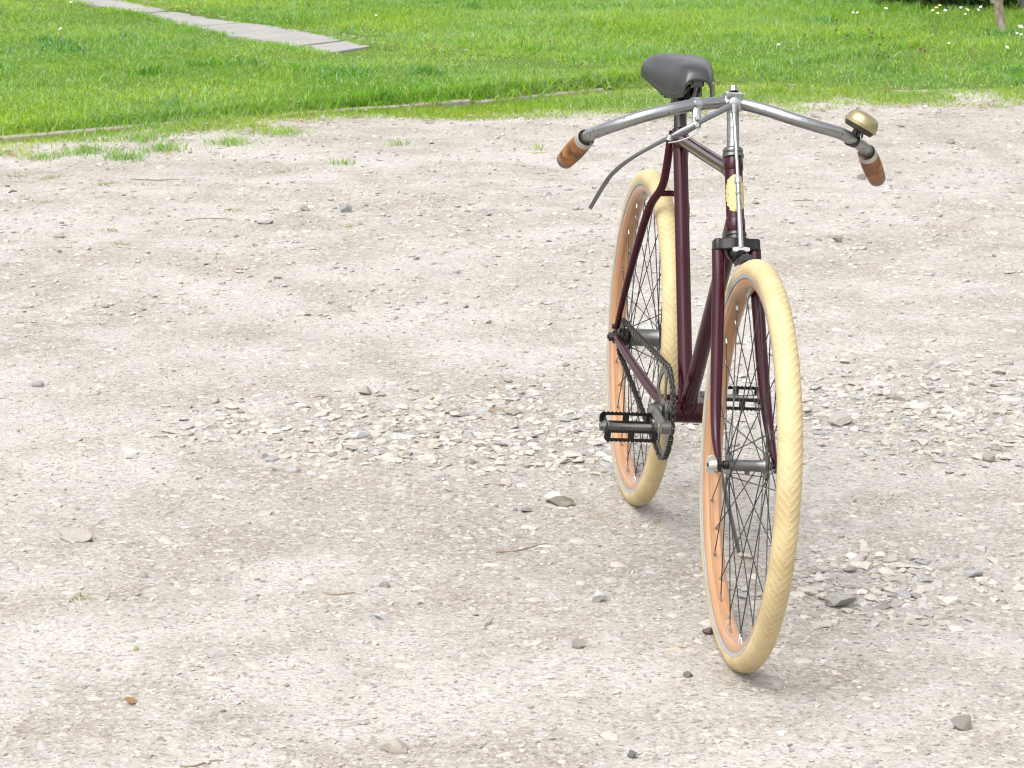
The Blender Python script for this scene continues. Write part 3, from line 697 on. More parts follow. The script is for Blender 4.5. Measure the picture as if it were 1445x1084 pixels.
V = np.concatenate([q[0] for q in (q1, q2, q3)]); F = np.concatenate([q1[1], q2[1] + len(q1[0]), q3[1] + len(q1[0]) + len(q2[0])]); cc = np.concatenate([q[2] for q in (q1, q2, q3)])
tag(link('leaf_litter', make_mesh('leaf_litter', V, F, 'blade', False, None, {'Col': ('FLOAT_COLOR', cc)})), 'dry leaf scraps along the path and lawn rim', 'leaf litter', kind='stuff')

# fallen twigs
def twig(u0, v0, u1, v1, r, lab, mat='twig'):
    a = gpt(u0, v0); b = gpt(u1, v1); k = [np.array([a[0] + (b[0] - a[0]) * t, a[1] + (b[1] - a[1]) * t + .01 * math.sin(t * 5 + u0), 0]) for t in np.linspace(0, 1, 7)]
    for p in k: p[2] = float(ground_z(np.array(p[0]), np.array(p[1]))) + r * .9
    mb = MB(); r *= .62; mb.tube(k, lerp_list([r, r * 1.1, r * .6], 7), 6); o = mb.build('twig', mat); tag(o, lab, 'twig', 'twigs fallen on the yard')
twig(255, 1081, 315, 1079, .0022, 'thin dry twig at the bottom edge, lower left')
twig(1118, 284, 1170, 282, .0025, 'thin twig on the gravel right of the head tube')
twig(700, 778, 772, 766, .0022, 'long thin twig left of the rear wheel\'s shadow')
twig(940, 920, 970, 917, .0022, 'short pale twig left of the front tyre', 'dry_leaf')
twig(745, 216, 778, 217, .003, 'yellowish stick on the gravel left of the wooden grip', 'dry_leaf')
twig(275, 308, 335, 312, .003, 'thin stick in the far left yard')
twig(185, 256, 262, 258, .003, 'thin dark twig below the weeds at upper left')
twig(455, 838, 500, 838, .002, 'short thin twig in the left foreground')

#BIKE
# ------------------------------------------------------------------ the bicycle
# local axes: x forward, y to the rider's left, z up; origin where the rear tyre meets the ground
th, ln = R_(6.95), R_(3.40)
fw = Vector((math.sin(th), -math.cos(th), 0)); l0 = Vector((math.cos(th), math.sin(th), 0)); zz_ = Vector((0, 0, 1))
up_ = zz_ * math.cos(ln) + l0 * math.sin(ln); lt = l0 * math.cos(ln) - zz_ * math.sin(ln)
bike = empty('bicycle')
bike.matrix_world = Matrix(((fw.x, lt.x, up_.x, .2504), (fw.y, lt.y, up_.y, 5.4403), (fw.z, lt.z, up_.z, -.0055), (0, 0, 0, 1)))
tag(bike, 'vintage maroon bicycle with cream tyres and wooden rims standing on the gravel', 'bicycle')
RW, RT = .35, .0198

# ---- wheels
def tyre_mesh():
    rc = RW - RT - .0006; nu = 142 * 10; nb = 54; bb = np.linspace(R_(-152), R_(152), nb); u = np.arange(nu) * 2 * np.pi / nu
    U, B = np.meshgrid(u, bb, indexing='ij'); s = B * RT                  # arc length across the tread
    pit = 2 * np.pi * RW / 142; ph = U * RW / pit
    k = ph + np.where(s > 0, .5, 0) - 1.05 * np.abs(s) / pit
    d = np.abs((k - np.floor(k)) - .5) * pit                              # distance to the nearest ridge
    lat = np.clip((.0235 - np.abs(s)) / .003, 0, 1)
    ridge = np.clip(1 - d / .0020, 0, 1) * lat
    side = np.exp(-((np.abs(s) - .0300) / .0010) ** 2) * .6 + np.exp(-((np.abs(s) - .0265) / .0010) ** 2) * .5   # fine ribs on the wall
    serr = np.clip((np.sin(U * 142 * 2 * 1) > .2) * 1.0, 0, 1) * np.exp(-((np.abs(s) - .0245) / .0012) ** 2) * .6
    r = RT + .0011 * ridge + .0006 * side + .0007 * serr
    rad = rc + r * np.cos(B); V = np.stack([rad * np.cos(U), r * np.sin(B), rad * np.sin(U)], -1).reshape(-1, 3)
    i = np.arange(nu)[:, None]; j = np.arange(nb - 1)[None]; a = i * nb + j; b = ((i + 1) % nu) * nb + j
    F = np.stack([a, a + 1, b + 1, b], -1).reshape(-1, 4)
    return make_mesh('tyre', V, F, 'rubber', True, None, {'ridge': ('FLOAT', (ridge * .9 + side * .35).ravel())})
TYRE = tyre_mesh()
# rim section (y, r): rounded wooden hoop
RIM = [(-.0165, .3185), (-.0172, .314), (-.0165, .309), (-.0135, .3045), (-.009, .3020), (-.003, .3028), (0, .3032), (.003, .3028), (.009, .3020), (.0135, .3045), (.0165, .309), (.0172, .314), (.0165, .3185)]
mb = MB(); mb.lathe(RIM, (0, 0, 0), (0, 1, 0), 120, (1, 0, 0), closed=True)
RIMM = make_mesh('rim', mb.V, mb.F, 'wood', True, 30, {'tc': ('FLOAT_VECTOR', np.array(mb.A))})
mb = MB()
for sg in (-1, 1):
    mb.lathe([(sg * .0168, .3175), (sg * .0181, .3178), (sg * .0189, .3212), (sg * .0193, .3238), (sg * .0150, .3240)][::sg], (0, 0, 0), (0, 1, 0), 120, (1, 0, 0), closed=True)
BEAD = make_mesh('tyre_edge', mb.V, mb.F, 'bead', True, 60)
sp = MB(); sp.tube([(0, 0, 0), (0, 0, .9), (0, 0, 1)], .00105, 6); SPOKE = make_mesh('spoke', sp.V, sp.F, 'spoke_steel')
nb_ = MB(); nb_.lathe([(0, .0014), (.001, .0021), (.011, .0023), (.013, .003), (.016, .003)], (0, 0, 0), (0, 0, 1), 8); NIP = make_mesh('nipple', nb_.V, nb_.F, 'bright_steel')
def wheel(x, ydir, fl, fr, heading, label, hubparts, phase=0.0):
    w = empty('wheel', bike, (x, 0, RW)); w.rotation_euler = (0, 0, R_(heading)); w['label'] = label
    link('tyre', TYRE, w); link('rim', RIMM, w); link('tyre_edge', BEAD, w)
    for i in range(36):
        a = 2 * math.pi * i / 36 + phase; sd = 1 if i % 2 else -1; k = 1 if (i // 2) % 2 else -1
        ha = a + k * R_(62); yy = (fl if sd > 0 else fr)
        p0 = Vector((fr_r(sd) * math.cos(ha), yy + (i // 2 % 2) * .002 * sd, fr_r(sd) * math.sin(ha))); p1 = Vector((.3030 * math.cos(a), sd * .003, .3030 * math.sin(a)))
        d = p1 - p0; s_ = link('spoke', SPOKE, w); s_.location = p0; s_.rotation_mode = 'QUATERNION'; s_.rotation_quaternion = d.to_track_quat('Z', 'Y'); s_.scale = (1, 1, d.length)
        n_ = link('nipple', NIP, w); n_.location = p1 - d.normalized() * .013; n_.rotation_mode = 'QUATERNION'; n_.rotation_quaternion = d.to_track_quat('Z', 'Y')
    MB().cyl((.299 * math.cos(phase + .09), 0, .299 * math.sin(phase + .09)), (.262 * math.cos(phase + .09), 0, .262 * math.sin(phase + .09)), .003, 8).build('valve', 'bright_steel', w)
    hubparts(w)
    return w
fr_r = lambda sd: .0205
def front_hub(w):
    MB().lathe([(-.034, .010), (-.0335, .0222), (-.0300, .0222), (-.0285, .013), (-.024, .0105), (-.010, .0098), (.010, .0098), (.024, .0105), (.0285, .013), (.0300, .0222), (.0335, .0222), (.034, .010)], (0, 0, 0), (0, 1, 0), 24).build('hub', 'hub_grey', w)
    mb = MB(); mb.cyl((0, -.043, 0), (0, -.034, 0), .0078, 14); mb.cyl((0, .034, 0), (0, .043, 0), .0078, 14); mb.build('bearing_cone', 'dark_steel', w)
    MB().cyl((0, -.070, 0), (0, .070, 0), .0042, 12).build('axle', 'dark_steel', w)
    MB().cyl((0, .0, -.0085), (.0, 0, -.0145), .0045, 10).build('oil_cap', 'hub_grey', w)
    for sg in (-1, 1):
        mb = MB(); mb.lathe([(0, .0085), (.002, .009), (.011, .0075), (.014, .005)], (0, sg * .0535, 0), (0, sg, 0), 14)
        t = R_(78) if sg < 0 else R_(100)
        for q in (-1, 1):
            ex = Vector((math.cos(t) * q, sg * .62, math.sin(t) * q)).normalized(); ez = Vector((-math.sin(t), 0, math.cos(t))); ey = ez.cross(ex)
            pol = [(.001, -.0065), (.008, -.0085), (.014, -.0075), (.018, -.003), (.018, .004), (.014, .008), (.008, .0085), (.001, .006)]
            mb.prism(pol, .0032, (0, sg * .058, 0), ex, ey, ez)
        mb.build('wing_nut', 'zinc', w, angle=25)
def rear_hub(w):
    MB().lathe([(-.032, .014), (-.0315, .0250), (-.0275, .0250), (-.026, .0190), (-.020, .0182), (.024, .0182), (.028, .020), (.0295, .0255), (.0335, .0255), (.034, .012)], (0, .004, 0), (0, 1, 0), 24).build('hub', 'hub_grey', w)
    MB().cyl((0, -.074, 0), (0, .092, 0), .0045, 12).build('axle', 'dark_steel', w)
    for sg in (-1, 1):
        mb = MB(); hexa = [(.0095 * math.cos(R_(60 * q)), .0095 * math.sin(R_(60 * q))) for q in range(6)]
        mb.prism(hexa, .009, (0, sg * .0665, 0), (1, 0, 0), (0, 0, 1), (0, 1, 0)); mb.lathe([(0, .013), (.002, .013)], (0, sg * .0605, 0), (0, sg, 0), 16); mb.build('axle_nut', 'dark_steel', w, angle=20)
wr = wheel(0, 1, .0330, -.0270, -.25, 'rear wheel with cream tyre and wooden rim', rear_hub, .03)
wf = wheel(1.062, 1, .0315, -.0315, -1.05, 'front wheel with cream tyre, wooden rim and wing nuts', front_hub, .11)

# ---- frame
frame = empty('frame', bike); frame['label'] = 'dark maroon lugged frame'
BBc = Vector((.462, .010, .301)); SL = Vector((.247, .0, .815)); HT = Vector((.803, -.010, .838)); HB = Vector((.862, -.008, .716))
sax = (HB - HT).normalized()
ft = lambda n, pts, r, mat='paint', **kw: MB().tube(pts, r, 18, **kw).build(n, mat, frame)
ft('seat_tube', [BBc, BBc.lerp(SL, .5), SL], .0143)
ft('down_tube', [BBc, BBc.lerp(HB - sax * .022, .5), HB - sax * .022], .0150)
TT0 = SL + (BBc - SL).normalized() * .016; TT1 = HT + sax * .026
ft('top_tube', [TT0, TT0.lerp(TT1, .5), TT1], .0128)
ft('head_tube', [HT, HT.lerp(HB, .5), HB], .0158)
MB().cyl(BBc + Vector((0, -.034, 0)), BBc + Vector((0, .034, 0)), .0205, 24, .002).build('bottom_bracket', 'paint', frame)
mb = MB()
for sg in (-1, 1): mb.cyl(BBc + Vector((0, sg * .034, 0)), BBc + Vector((0, sg * .041, 0)), .0175, 20)
mb.build('bearing_cup', 'dark_steel', frame)
def lug(c, axis, r, l0_, l1_, name='lug'):
    MB().lathe([(-l0_, r - .0012), (-l0_ + .002, r), (l1_ - .002, r), (l1_, r - .0012)], c, axis, 24).build(name, 'paint', frame)
sdir_ = (SL - BBc).normalized()
lug(SL, sdir_, .0163, .038, .003)
lug(TT0, (TT1 - TT0), .0144, .0, .040); lug(TT1, (TT0 - TT1), .0144, .0, .044)
lug(HT, sax, .0170, 0.0, .024); lug(HB, -sax, .0170, 0.0, .026)
lug(BBc, (HB - sax * .022 - BBc), .0164, 0, .046); lug(BBc, sdir_, .0158, 0, .044)
lug(HB - sax * .022, (BBc - HB + sax * .022), .0164, 0, .045)
# seat clamp bolt behind the lug
mb = MB(); mb.cyl(SL + Vector((-.018, -.018, -.008)), SL + Vector((-.018, .018, -.008)), .0055, 10); mb.build('seat_bolt', 'dark_steel', frame)
for sg in (-1, 1):
    q = spline([(.236, sg * .0155, .800), (.220, sg * .0165, .735), (.203, sg * .020, .695), (.178, sg * .0365, .652), (.130, sg * .0465, .568), (.065, sg * .054, .462), (.010, sg * .0575, .372)], 6)
    MB().tube(q, lerp_list([.0078, .0082, .0082, .0082, .008, .007, .0055], len(q)), 14).build('seat_stay', 'paint', frame)
    q = spline([(BBc.x - .012, .006 + sg * .0300, .306), (.36, .003 + sg * .0385, .313), (.24, sg * .0450, .326), (.10, sg * .0535, .342), (.018, sg * .0575, .351)], 6)
    MB().tube(q, lerp_list([.0088, .0098, .0098, .0085, .0065], len(q)), 14).build('chain_stay', 'paint', frame)
    mb = MB(); pol = [(-.022, -.012), (-.006, -.016), (.020, -.010), (.026, .004), (.014, .014), (.004, .028), (-.008, .026), (-.012, .010), (-.024, .004)]
    mb.prism(pol, .005, (0, sg * .0575, .350), (1, 0, 0), (0, 0, 1), (0, 1, 0)); mb.build('dropout', 'dark_steel', frame, angle=20)
    mb = MB(); mb.cyl((.009, sg * .052, .374), (.009, sg * .067, .374), .0055, 10); mb.build('stay_bolt', 'dark_steel', frame)
MB().tube([(.196, -.022, .682), (.200, 0, .684), (.196, .022, .682)], .006, 12).build('stay_bridge', 'paint', frame)
MB().tube([(.385, -.034, .311), (.388, 0, .312), (.385, .034, .311)], .006, 12).build('stay_bridge', 'paint', frame)
# ragged gold transfer wrapped round the front of the head tube
mid = HT.lerp(HB, .50); f_ = Vector((1, 0, 0)); f_ = (f_ - sax * f_.dot(sax)).normalized(); s_ = Vector((0, 1, 0)); s_ = (s_ - sax * s_.dot(sax)).normalized()
V = []; F = []; na, nh = 28, 40
for i in range(nh + 1):
    t = i / nh * 2 - 1; hw = math.sqrt(max(0, 1 - abs(t) ** 2.2)) * R_(78)
    for j in range(na + 1):
        q = j / na * 2 - 1; a = q * hw + (.09 * math.sin(t * 23 + q * 3) * abs(q) + .05 * math.sin(t * 51 + 2 * q)) * (hw > .1)
        V.append(mid + sax * (t * .033 + (.0012 * math.sin(q * 17) if abs(t) > .8 else 0)) + (f_ * math.cos(a) + s_ * math.sin(a)) * .01625)
for i in range(nh):
    for j in range(na):
        if (i * 7 + j * 13) % 97 == 5: continue
        F.append((i * (na + 1) + j, i * (na + 1) + j + 1, (i + 1) * (na + 1) + j + 1, (i + 1) * (na + 1) + j))
b_ = link('head_badge', make_mesh('head_badge', V, F, 'gold', True, None), frame); b_['label'] = 'flaking gold transfer on the head tube'
for c, d, n in ((HT, -sax, 'headset_cup'), (HB, sax, 'headset_cup')):
    pr = [(0, .0168), (.001, .0188), (.006, .0190), (.0075, .0172), (.0095, .0165), (.0105, .0178), (.015, .0180), (.018, .016), (.019, .0135)] if n and d.z > 0 else [(0, .0166), (.001, .0186), (.006, .0190), (.008, .0175), (.0095, .0178), (.014, .0176), (.015, .0150)]
    MB().lathe(pr, c, d, 28).build('headset_cup', 'dark_steel' if d.z < 0 else 'hub_grey', frame)

# ---- fork
fork = empty('fork', bike); fork['label'] = 'maroon fork with flat dark crown'
CR = HB + sax * .024
yy = Vector((0, 1, 0)); fx = f_.copy(); yy_ = s_.copy()
mb = MB()
oc = [(-.041, -.004), (-.041, -.010), (-.036, -.0135), (-.021, -.0135), (-.015, -.0175), (.015, -.0175), (.021, -.0135), (.036, -.0135), (.041, -.010), (.041, .010), (.036, .0145), (.023, .0145), (.016, .0185), (-.016, .0185), (-.023, .0145), (-.036, .0145), (-.041, .010)]
mb.prism(oc, .021, CR + Vector((0, 0, 0)), yy_, fx, sax)
cr = mb.build('fork_crown', 'black_steel', fork, angle=30)
md = cr.modifiers.new('bevel', 'BEVEL'); md.width = .0025; md.segments = 3; md.limit_method = 'ANGLE'
mb = MB(); mb.lathe([(0, .017), (.008, .017), (.014, .013), (.020, .008)], CR + sax * .010, sax, 20); mb.build('crown_boss', 'black_steel', fork)
for sg in (-1, 1):
    B0 = CR + yy_ * (sg * .0325) + sax * .006
    q = spline([B0, B0 + sax * .045 + yy_ * (sg * .0005), (.917, -.005 + sg * .0355, .59), (.953, -.003 + sg * .0400, .50), (.984, -.001 + sg * .0445, .43), (1.012, sg * .0475, .388), (1.040, sg * .0485, .364), (1.060, sg * .0490, .351)], 7)
    n = len(q); MB().tube(q, lerp_list([.0112, .0112, .0112, .0108, .0098, .0085, .0068, .0055], n), 18, flat=lerp_list([1, 1, 1, 1, 1, .95, .9, .8], n), ref=(0, 1, 0)).build('fork_blade', 'paint', fork)
    mb = MB(); mb.prism([(-.010, -.004), (-.006, .012), (.002, .013), (.011, .004), (.010, -.009), (0, -.013)], .005, (1.062, sg * .0490, .350), (1, 0, 0), (0, 0, 1), (0, 1, 0)); mb.build('fork_end', 'black_steel', fork, angle=20)

# ---- handlebar, stem, grips
bar = empty('handlebar', bike); bar['label'] = 'wide dropped nickel handlebar with wooden grips'
CL = Vector((.765, -.010, .931))
right = [(.770, -.030, .9305), (.797, -.080, .9285), (.818, -.134, .919), (.823, -.178, .907), (.808, -.217, .890), (.778, -.241, .8745), (.732, -.2580, .8570), (.705, -.2640, .8415)]
left = [(.770, .006, .9300), (.797, .042, .9245), (.818, .083, .9145), (.823, .126, .904), (.808, .175, .891), (.778, .211, .8750), (.732, .2450, .8545), (.705, .2600, .8355)]
q = spline(right[::-1] + [(.766, -.012, .9312)] + left, 7)
MB().tube(q, .0108, 22).build('bar', 'nickel', bar)
mb = MB(); st0 = HT - sax * .019; mb.cyl(st0 + sax * .012, CL + Vector((.002, 0, -.004)), .0108, 22, .001); mb.build('stem', 'nickel', bar)
mb = MB(); dY = Vector((.0, 1, -.02)).normalized()
mb.lathe([(-.0165, .0118), (-.0165, .0140), (-.0145, .0150), (.0145, .0150), (.0165, .0140), (.0165, .0118)], CL, dY, 24); mb.build('clamp', 'bright_steel', bar)
mb = MB(); mb.box(CL + Vector((0, 0, .006)), (.0135, .0155, .0135), None, .002); mb.build('clamp_lug', 'bright_steel', bar, angle=20)
mb = MB(); mb.lathe([(0, .0088), (.003, .0090), (.004, .0065), (.010, .0062), (.0115, .004)], CL + Vector((0, 0, .0195)), -sax, 8); mb.build('stem_bolt', 'nickel', bar, angle=25)
for a, b, sg in ((Vector((.725, -.2600, .8530)), Vector((.640, -.2830, .7985)), -1), (Vector((.725, .2490, .8490)), Vector((.640, .2960, .7900)), 1)):
    ax = (b - a).normalized(); L = (b - a).length
    MB().lathe([(.014, .0112), (.012, .0146), (.000, .0148), (-.001, .0158), (.001, .0168), (.008, .0172), (.0125, .0174), (.0130, .0150)], a, ax, 24).build('ferrule', 'ferrule', bar)
    MB().lathe([(.0125, .0150), (.0130, .0172), (.030, .0178), (.05, .0183), (.07, .0178), (L - .012, .0163), (L - .010, .0158)], a, ax, 24).build('grip', 'grip', bar)
    MB().lathe([(L - .0105, .0150), (L - .010, .0162), (L - .002, .0158), (L + .002, .0130), (L + .0035, .006)], a, ax, 24).build('grip_cap', 'hub_grey', bar)

# ---- bell
bell = empty('bell', bike); bell['label'] = 'dull brass bell with domed top'
bp = Vector((.782, .205, .8775)); n_ = Vector((-.02, .46, .88)).normalized(); bt = Vector((-.5, .6, -.25)).normalized()
MB().lathe([(-.0075, .0118), (-.0075, .0128), (.0075, .0128), (.0075, .0118)], bp, bt, 18).build('bell_clamp', 'black_steel', bell)
mb = MB(); mb.tube([bp + n_ * .010, bp + n_ * .020], .0075, 12); mb.tube([bp + n_ * .012 + Vector((.012, .002, -.004)), bp + n_ * .022 + Vector((.010, .002, 0))], .0028, 8); mb.tube([bp + n_ * .010 + Vector((.010, .010, -.004)), bp + n_ * .02 + Vector((.008, .008, .002))], .002, 8); mb.build('bell_post', 'black_steel', bell)
bc = bp + n_ * .0185 + Vector((0, .000, 0))
MB().lathe([(0, .012), (.0005, .0255), (.006, .0285), (.0085, .0285), (.009, .024)], bc, n_, 32).build('bell_base', 'dark_brass', bell)
MB().lathe([(.0075, .0285), (.0080, .0312), (.0125, .0318), (.0135, .0304), (.020, .0295), (.0265, .0268), (.0315, .0220), (.0340, .0135), (.0348, .004)], bc, n_, 36).build('bell_dome', 'brass', bell)

# ---- front plunger brake
brk = empty('brake', bike); brk['label'] = 'hand lever and plunger rod brake for the front tyre'
P1 = Vector((.797, -.012, .934)); LV = Vector((.823, -.080, .9005))
def strip(pts, hw, th_, name, mat):
    mb = MB(); q = spline(pts, 6); n = len(q); mb.tube(q, lerp_list(hw, n), 12, flat=lerp_list(th_, n), ref=(1, 0, .25)); return mb.build(name, mat, brk)
strip([(.799, -.014, .9325), (.806, -.034, .9235), (.814, -.056, .9125), (.822, -.078, .9020), (.823, -.092, .8935)], [.0058, .0055, .0050, .0050, .0058], [.32] * 5, 'lever_arm', 'lever_steel')
strip([(.825, -.082, .8985), (.824, -.098, .8885), (.821, -.112, .8805), (.8155, -.128, .8715), (.800, -.155, .8525), (.780, -.184, .829), (.757, -.206, .8045), (.741, -.221, .780), (.701, -.2405, .7245)], [.0060, .0068, .0068, .0040, .0034, .0034, .0038, .0040, .0038], [.35, .38, .4, .9, .9, .9, .8, .7, .6], 'brake_lever', 'lever_steel')
mb = MB(); mb.lathe([(-.006, .0118), (-.006, .0132), (.006, .0132), (.006, .0118)], Vector((.7985, -.083, .9282)), Vector((.36, -.93, -.05)), 22); mb.tube([(.808, -.083, .925), (.814, -.083, .912), (.818, -.0825, .902), (.818, -.083, .891)], [.0065, .0075, .0085, .0085], 12, flat=.45, ref=(1, 0, 0)); mb.build('lever_clamp', 'bright_steel', brk)
for p in ((.823, -.0835, .909), (.8275, -.0845, .8965)):
    mb = MB(); mb.lathe([(0, .0050), (.002, .0052), (.0045, .0050), (.006, .0035)], p, (1, 0, .2), 14); mb.build('bolt', 'bright_steel', brk)
MB().tube(spline([(.826, -.079, .891), (.826, -.086, .8805), (.824, -.100, .8720), (.820, -.116, .8655), (.8165, -.130, .8625)]), .0016, 8).build('spring', 'bright_steel', brk)
mb = MB(); mb.tube([(.817, -.129, .8665), (.8155, -.1275, .8755)], .0058, 12, flat=1); mb.build('collar', 'bright_steel', brk)
mb = MB(); mb.lathe([(0, .0095), (.003, .0100), (.008, .0092), (.0095, .005)], Vector((.792, -.0145, .934)), (1, 0, .15), 14); mb.tube([(.797, -.0145, .931), (.801, -.0145, .917)], [.0075, .0055], 10); mb.build('rod_pivot', 'bright_steel', brk)
r0 = Vector((.801, -.0145, .920)); r1 = Vector((.868, -.0125, .8085)); r2 = Vector((.9225, -.0100, .700))
MB().tube([r0, r0.lerp(r1, .5), r1], .0031, 10).build('brake_rod', 'bright_steel', brk)
mb = MB(); dr = (r2 - r1).normalized(); mb.lathe([(-.006, .0052), (-.005, .0060), (.005, .0060), (.006, .0050)], r1, dr, 12); mb.build('rod_nut', 'bright_steel', brk)
MB().tube([r1, r1.lerp(r2, .3), r2], [.0040, .0044, .0050], 12).build('rod_sleeve', 'nickel', brk)
mb = MB(); sh = r2 + dr * .004; mb.prism([(-.0150, .0035), (-.0150, -.0020), (-.008, -.0035), (-.004, -.0005), (.004, -.0005), (.009, -.0035), (.0150, -.0020), (.0150, .0035), (.006, .0050), (-.006, .0050)], .006, sh, yy_, -dr, dr.cross(yy_)); mb.build('shoe_plate', 'bright_steel', brk, angle=20)
ra = math.atan2(sh.z - RW, sh.x - 1.062); mb = MB()
V = []; F = []; ns, nw = 10, 9
for L_ in (0, 1):
    for i in range(ns + 1):
        a = ra - .055 + .11 * i / ns
        for j in range(nw + 1):
            b = R_(-42 + 84 * j / nw); rr = (RW - RT) + (RT + .0022 + L_ * (.0105 + .003 * math.sin(math.pi * i / ns))) * math.cos(b) ; V.append((1.062 + rr * math.cos(a), -.003 + (RT + .002) * math.sin(b), RW + rr * math.sin(a)))
k_ = (ns + 1) * (nw + 1)
for i in range(ns):
    for j in range(nw):
        a = i * (nw + 1) + j; F += [(a, a + nw + 1, a + nw + 2, a + 1), (k_ + a, k_ + a + 1, k_ + a + nw + 2, k_ + a + nw + 1)]
for i in range(ns): a = i * (nw + 1); F += [(a, k_ + a, k_ + a + nw + 1, a + nw + 1), (a + nw, a + nw + nw + 1, k_ + a + nw + nw + 1, k_ + a + nw)]
for j in range(nw): a = j; F += [(a, a + 1, k_ + a + 1, k_ + a)]; a = ns * (nw + 1) + j; F += [(a, k_ + a, k_ + a + 1, a + 1)]
link('brake_shoe', make_mesh('brake_shoe', V, F, 'dark_steel', True, 30), brk)

# ---- saddle and post
sad = empty('saddle', bike); sad['label'] = 'worn black leather saddle, nose turned a little aside'
SO = Vector((.105, .004, 0)); yaw = R_(0.5)
ex, ey = Vector((math.cos(yaw), math.sin(yaw), 0)), Vector((-math.sin(yaw), math.cos(yaw), 0))
def sl(x, y, z): return SO + ex * x + ey * y + Vector((0, 0, z))
ST = [(-.010, .036, .014, .938), (-.005, .052, .028, .943), (.006, .063, .037, .948), (.026, .071, .044, .953), (.055, .072, .050, .957), (.09, .066, .057, .9585), (.13, .058, .065, .958), (.165, .051, .070, .957), (.195, .0455, .072, .956), (.220, .040, .068, .954), (.240, .033, .059, .949), (.252, .0295, .048, .940), (.258, .0280, .034, .928)]
ss = np.linspace(0, 1, len(ST)); S2 = np.array([[np.interp(t, ss, np.array(ST)[:, c]) for c in range(4)] for t in np.linspace(0, 1, 57)])
for _ in range(3): S2[1:-1] = (S2[:-2] + 2 * S2[1:-1] + S2[2:]) / 4
nt = 33; V = []; F = []
for layer in (0, 1):
    for (x_, w_, d_, z_) in S2:
        for t in np.linspace(-1, 1, nt):
            a = abs(t); off = .0035 * layer
            V.append(sl(x_ - (.002 if layer else 0) * (x_ > .2), math.copysign((w_ - off) * math.sin(a * math.pi / 2) ** .92, t), z_ - off - (d_ - off) * (.32 * a ** 2 + .68 * a ** 3.6)))
ns_ = len(S2); k_ = ns_ * nt
for i in range(ns_ - 1):
    for j in range(nt - 1):
        a = i * nt + j; F += [(a, a + nt, a + nt + 1, a + 1), (k_ + a, k_ + a + 1, k_ + a + nt + 1, k_ + a + nt)]
for i in range(ns_ - 1):
    a = i * nt; F += [(a, k_ + a, k_ + a + nt, a + nt)]; a = i * nt + nt - 1; F += [(a, a + nt, k_ + a + nt, k_ + a)]
for j in range(nt - 1): a = j; F += [(a, a + 1, k_ + a + 1, k_ + a)]; a = (ns_ - 1) * nt + j; F += [(a, k_ + a, k_ + a + 1, a + 1)]
link('leather_top', make_mesh('leather_top', V, F, 'leather', True, 60), sad)
def skin(x_, t):
    w_, d_, z_ = (np.interp(x_, S2[:, 0], S2[:, c]) for c in (1, 2, 3)); a = abs(t)
    return sl(x_, math.copysign(w_ * math.sin(a * math.pi / 2) ** .92, t), z_ - d_ * (.32 * a ** 2 + .68 * a ** 3.6))
for x_, t in ((.022, -.70), (.022, .70), (.236, .80)):
    p = skin(x_, t); nn = (p - sl(x_, 0, .92)).normalized(); mb = MB(); mb.lathe([(-.002, .0030), (.0008, .0030), (.0018, .0015)], p, nn, 10); mb.build('rivet', 'bright_steel', sad)
for sg in (-1, 1):
    for x_ in np.arange(.07, .235, .0085):
        p = skin(x_, sg * .955); q_ = skin(x_ + .0032, sg * .955); o_ = Vector((.0004, sg * .0012, 0)); mb = MB(); mb.tube([p + o_, q_ + o_], .0007, 5); mb.build('stitch', 'thread', sad)
for sg in (-1, 1):
    q = spline([sl(.02, sg * .052, .918), sl(.05, sg * .035, .893), sl(.10, sg * .022, .884), sl(.17, sg * .020, .886), sl(.21, sg * .014, .900), sl(.225, sg * .010, .912)]); MB().tube(q, .0038, 8).build('rail', 'black_steel', sad)
mb = MB(); mb.tube(spline([sl(.006, -.058, .918), sl(-.004, 0, .936), sl(.006, .058, .918)]), .006, 8, flat=.5); mb.build('cantle_plate', 'black_steel', sad)
mb = MB(); mb.cyl(sl(.10, -.034, .884), sl(.10, .034, .884), .0115, 16); mb.cyl(sl(.10, -.041, .884), sl(.10, .041, .884), .0060, 12); mb.box(sl(.100, 0, .880), (.016, .017, .020), None, .003); mb.build('saddle_clamp', 'black_steel', sad)
mb = MB(); mb.tube([sl(.235, 0, .918), sl(.195, 0, .912)], [.006, .005], 10); mb.box(sl(.232, 0.004, .920), (.006, .012, .009), None, .003); mb.tube([sl(.228, .004, .914), sl(.190, .006, .880)], .0036, 8); mb.build('tension_bolt', 'hub_grey', sad)
MB().cyl(SL - sdir_ * .03, Vector((.2165, .0, .893)), .0125, 22, .001).build('seat_post', 'dark_steel', sad)

# ---- drive: chainring, cranks, pedals, chain
drv = empty('crankset', bike); drv['label'] = 'chainring with both crank arms'
RY = -.0330; rc = Vector((BBc.x, RY, BBc.z)); PR, SPR = .0895, .0365; SPY = -.0440
mb = MB(); T = 44; V = []; F = []; n = T * 4
for y_ in (-.0013, .0013):
    for i in range(n):
        a = 2 * math.pi * i / n; ro = PR + (.004 if i % 4 in (1,) else .0015 if i % 4 in (0, 2) else -.003); V.append((rc.x + ro * math.cos(a), RY + y_, rc.z + ro * math.sin(a)))
    for i in range(n): a = 2 * math.pi * i / n; V.append((rc.x + .0745 * math.cos(a), RY + y_, rc.z + .0745 * math.sin(a)))
for i in range(n):
    j = (i + 1) % n; F += [(i, j, n + j, n + i), (2 * n + i, 3 * n + i, 3 * n + j, 2 * n + j), (i, 2 * n + i, 2 * n + j, j), (n + i, n + j, 3 * n + j, 3 * n + i)]
mb.add(V, F)
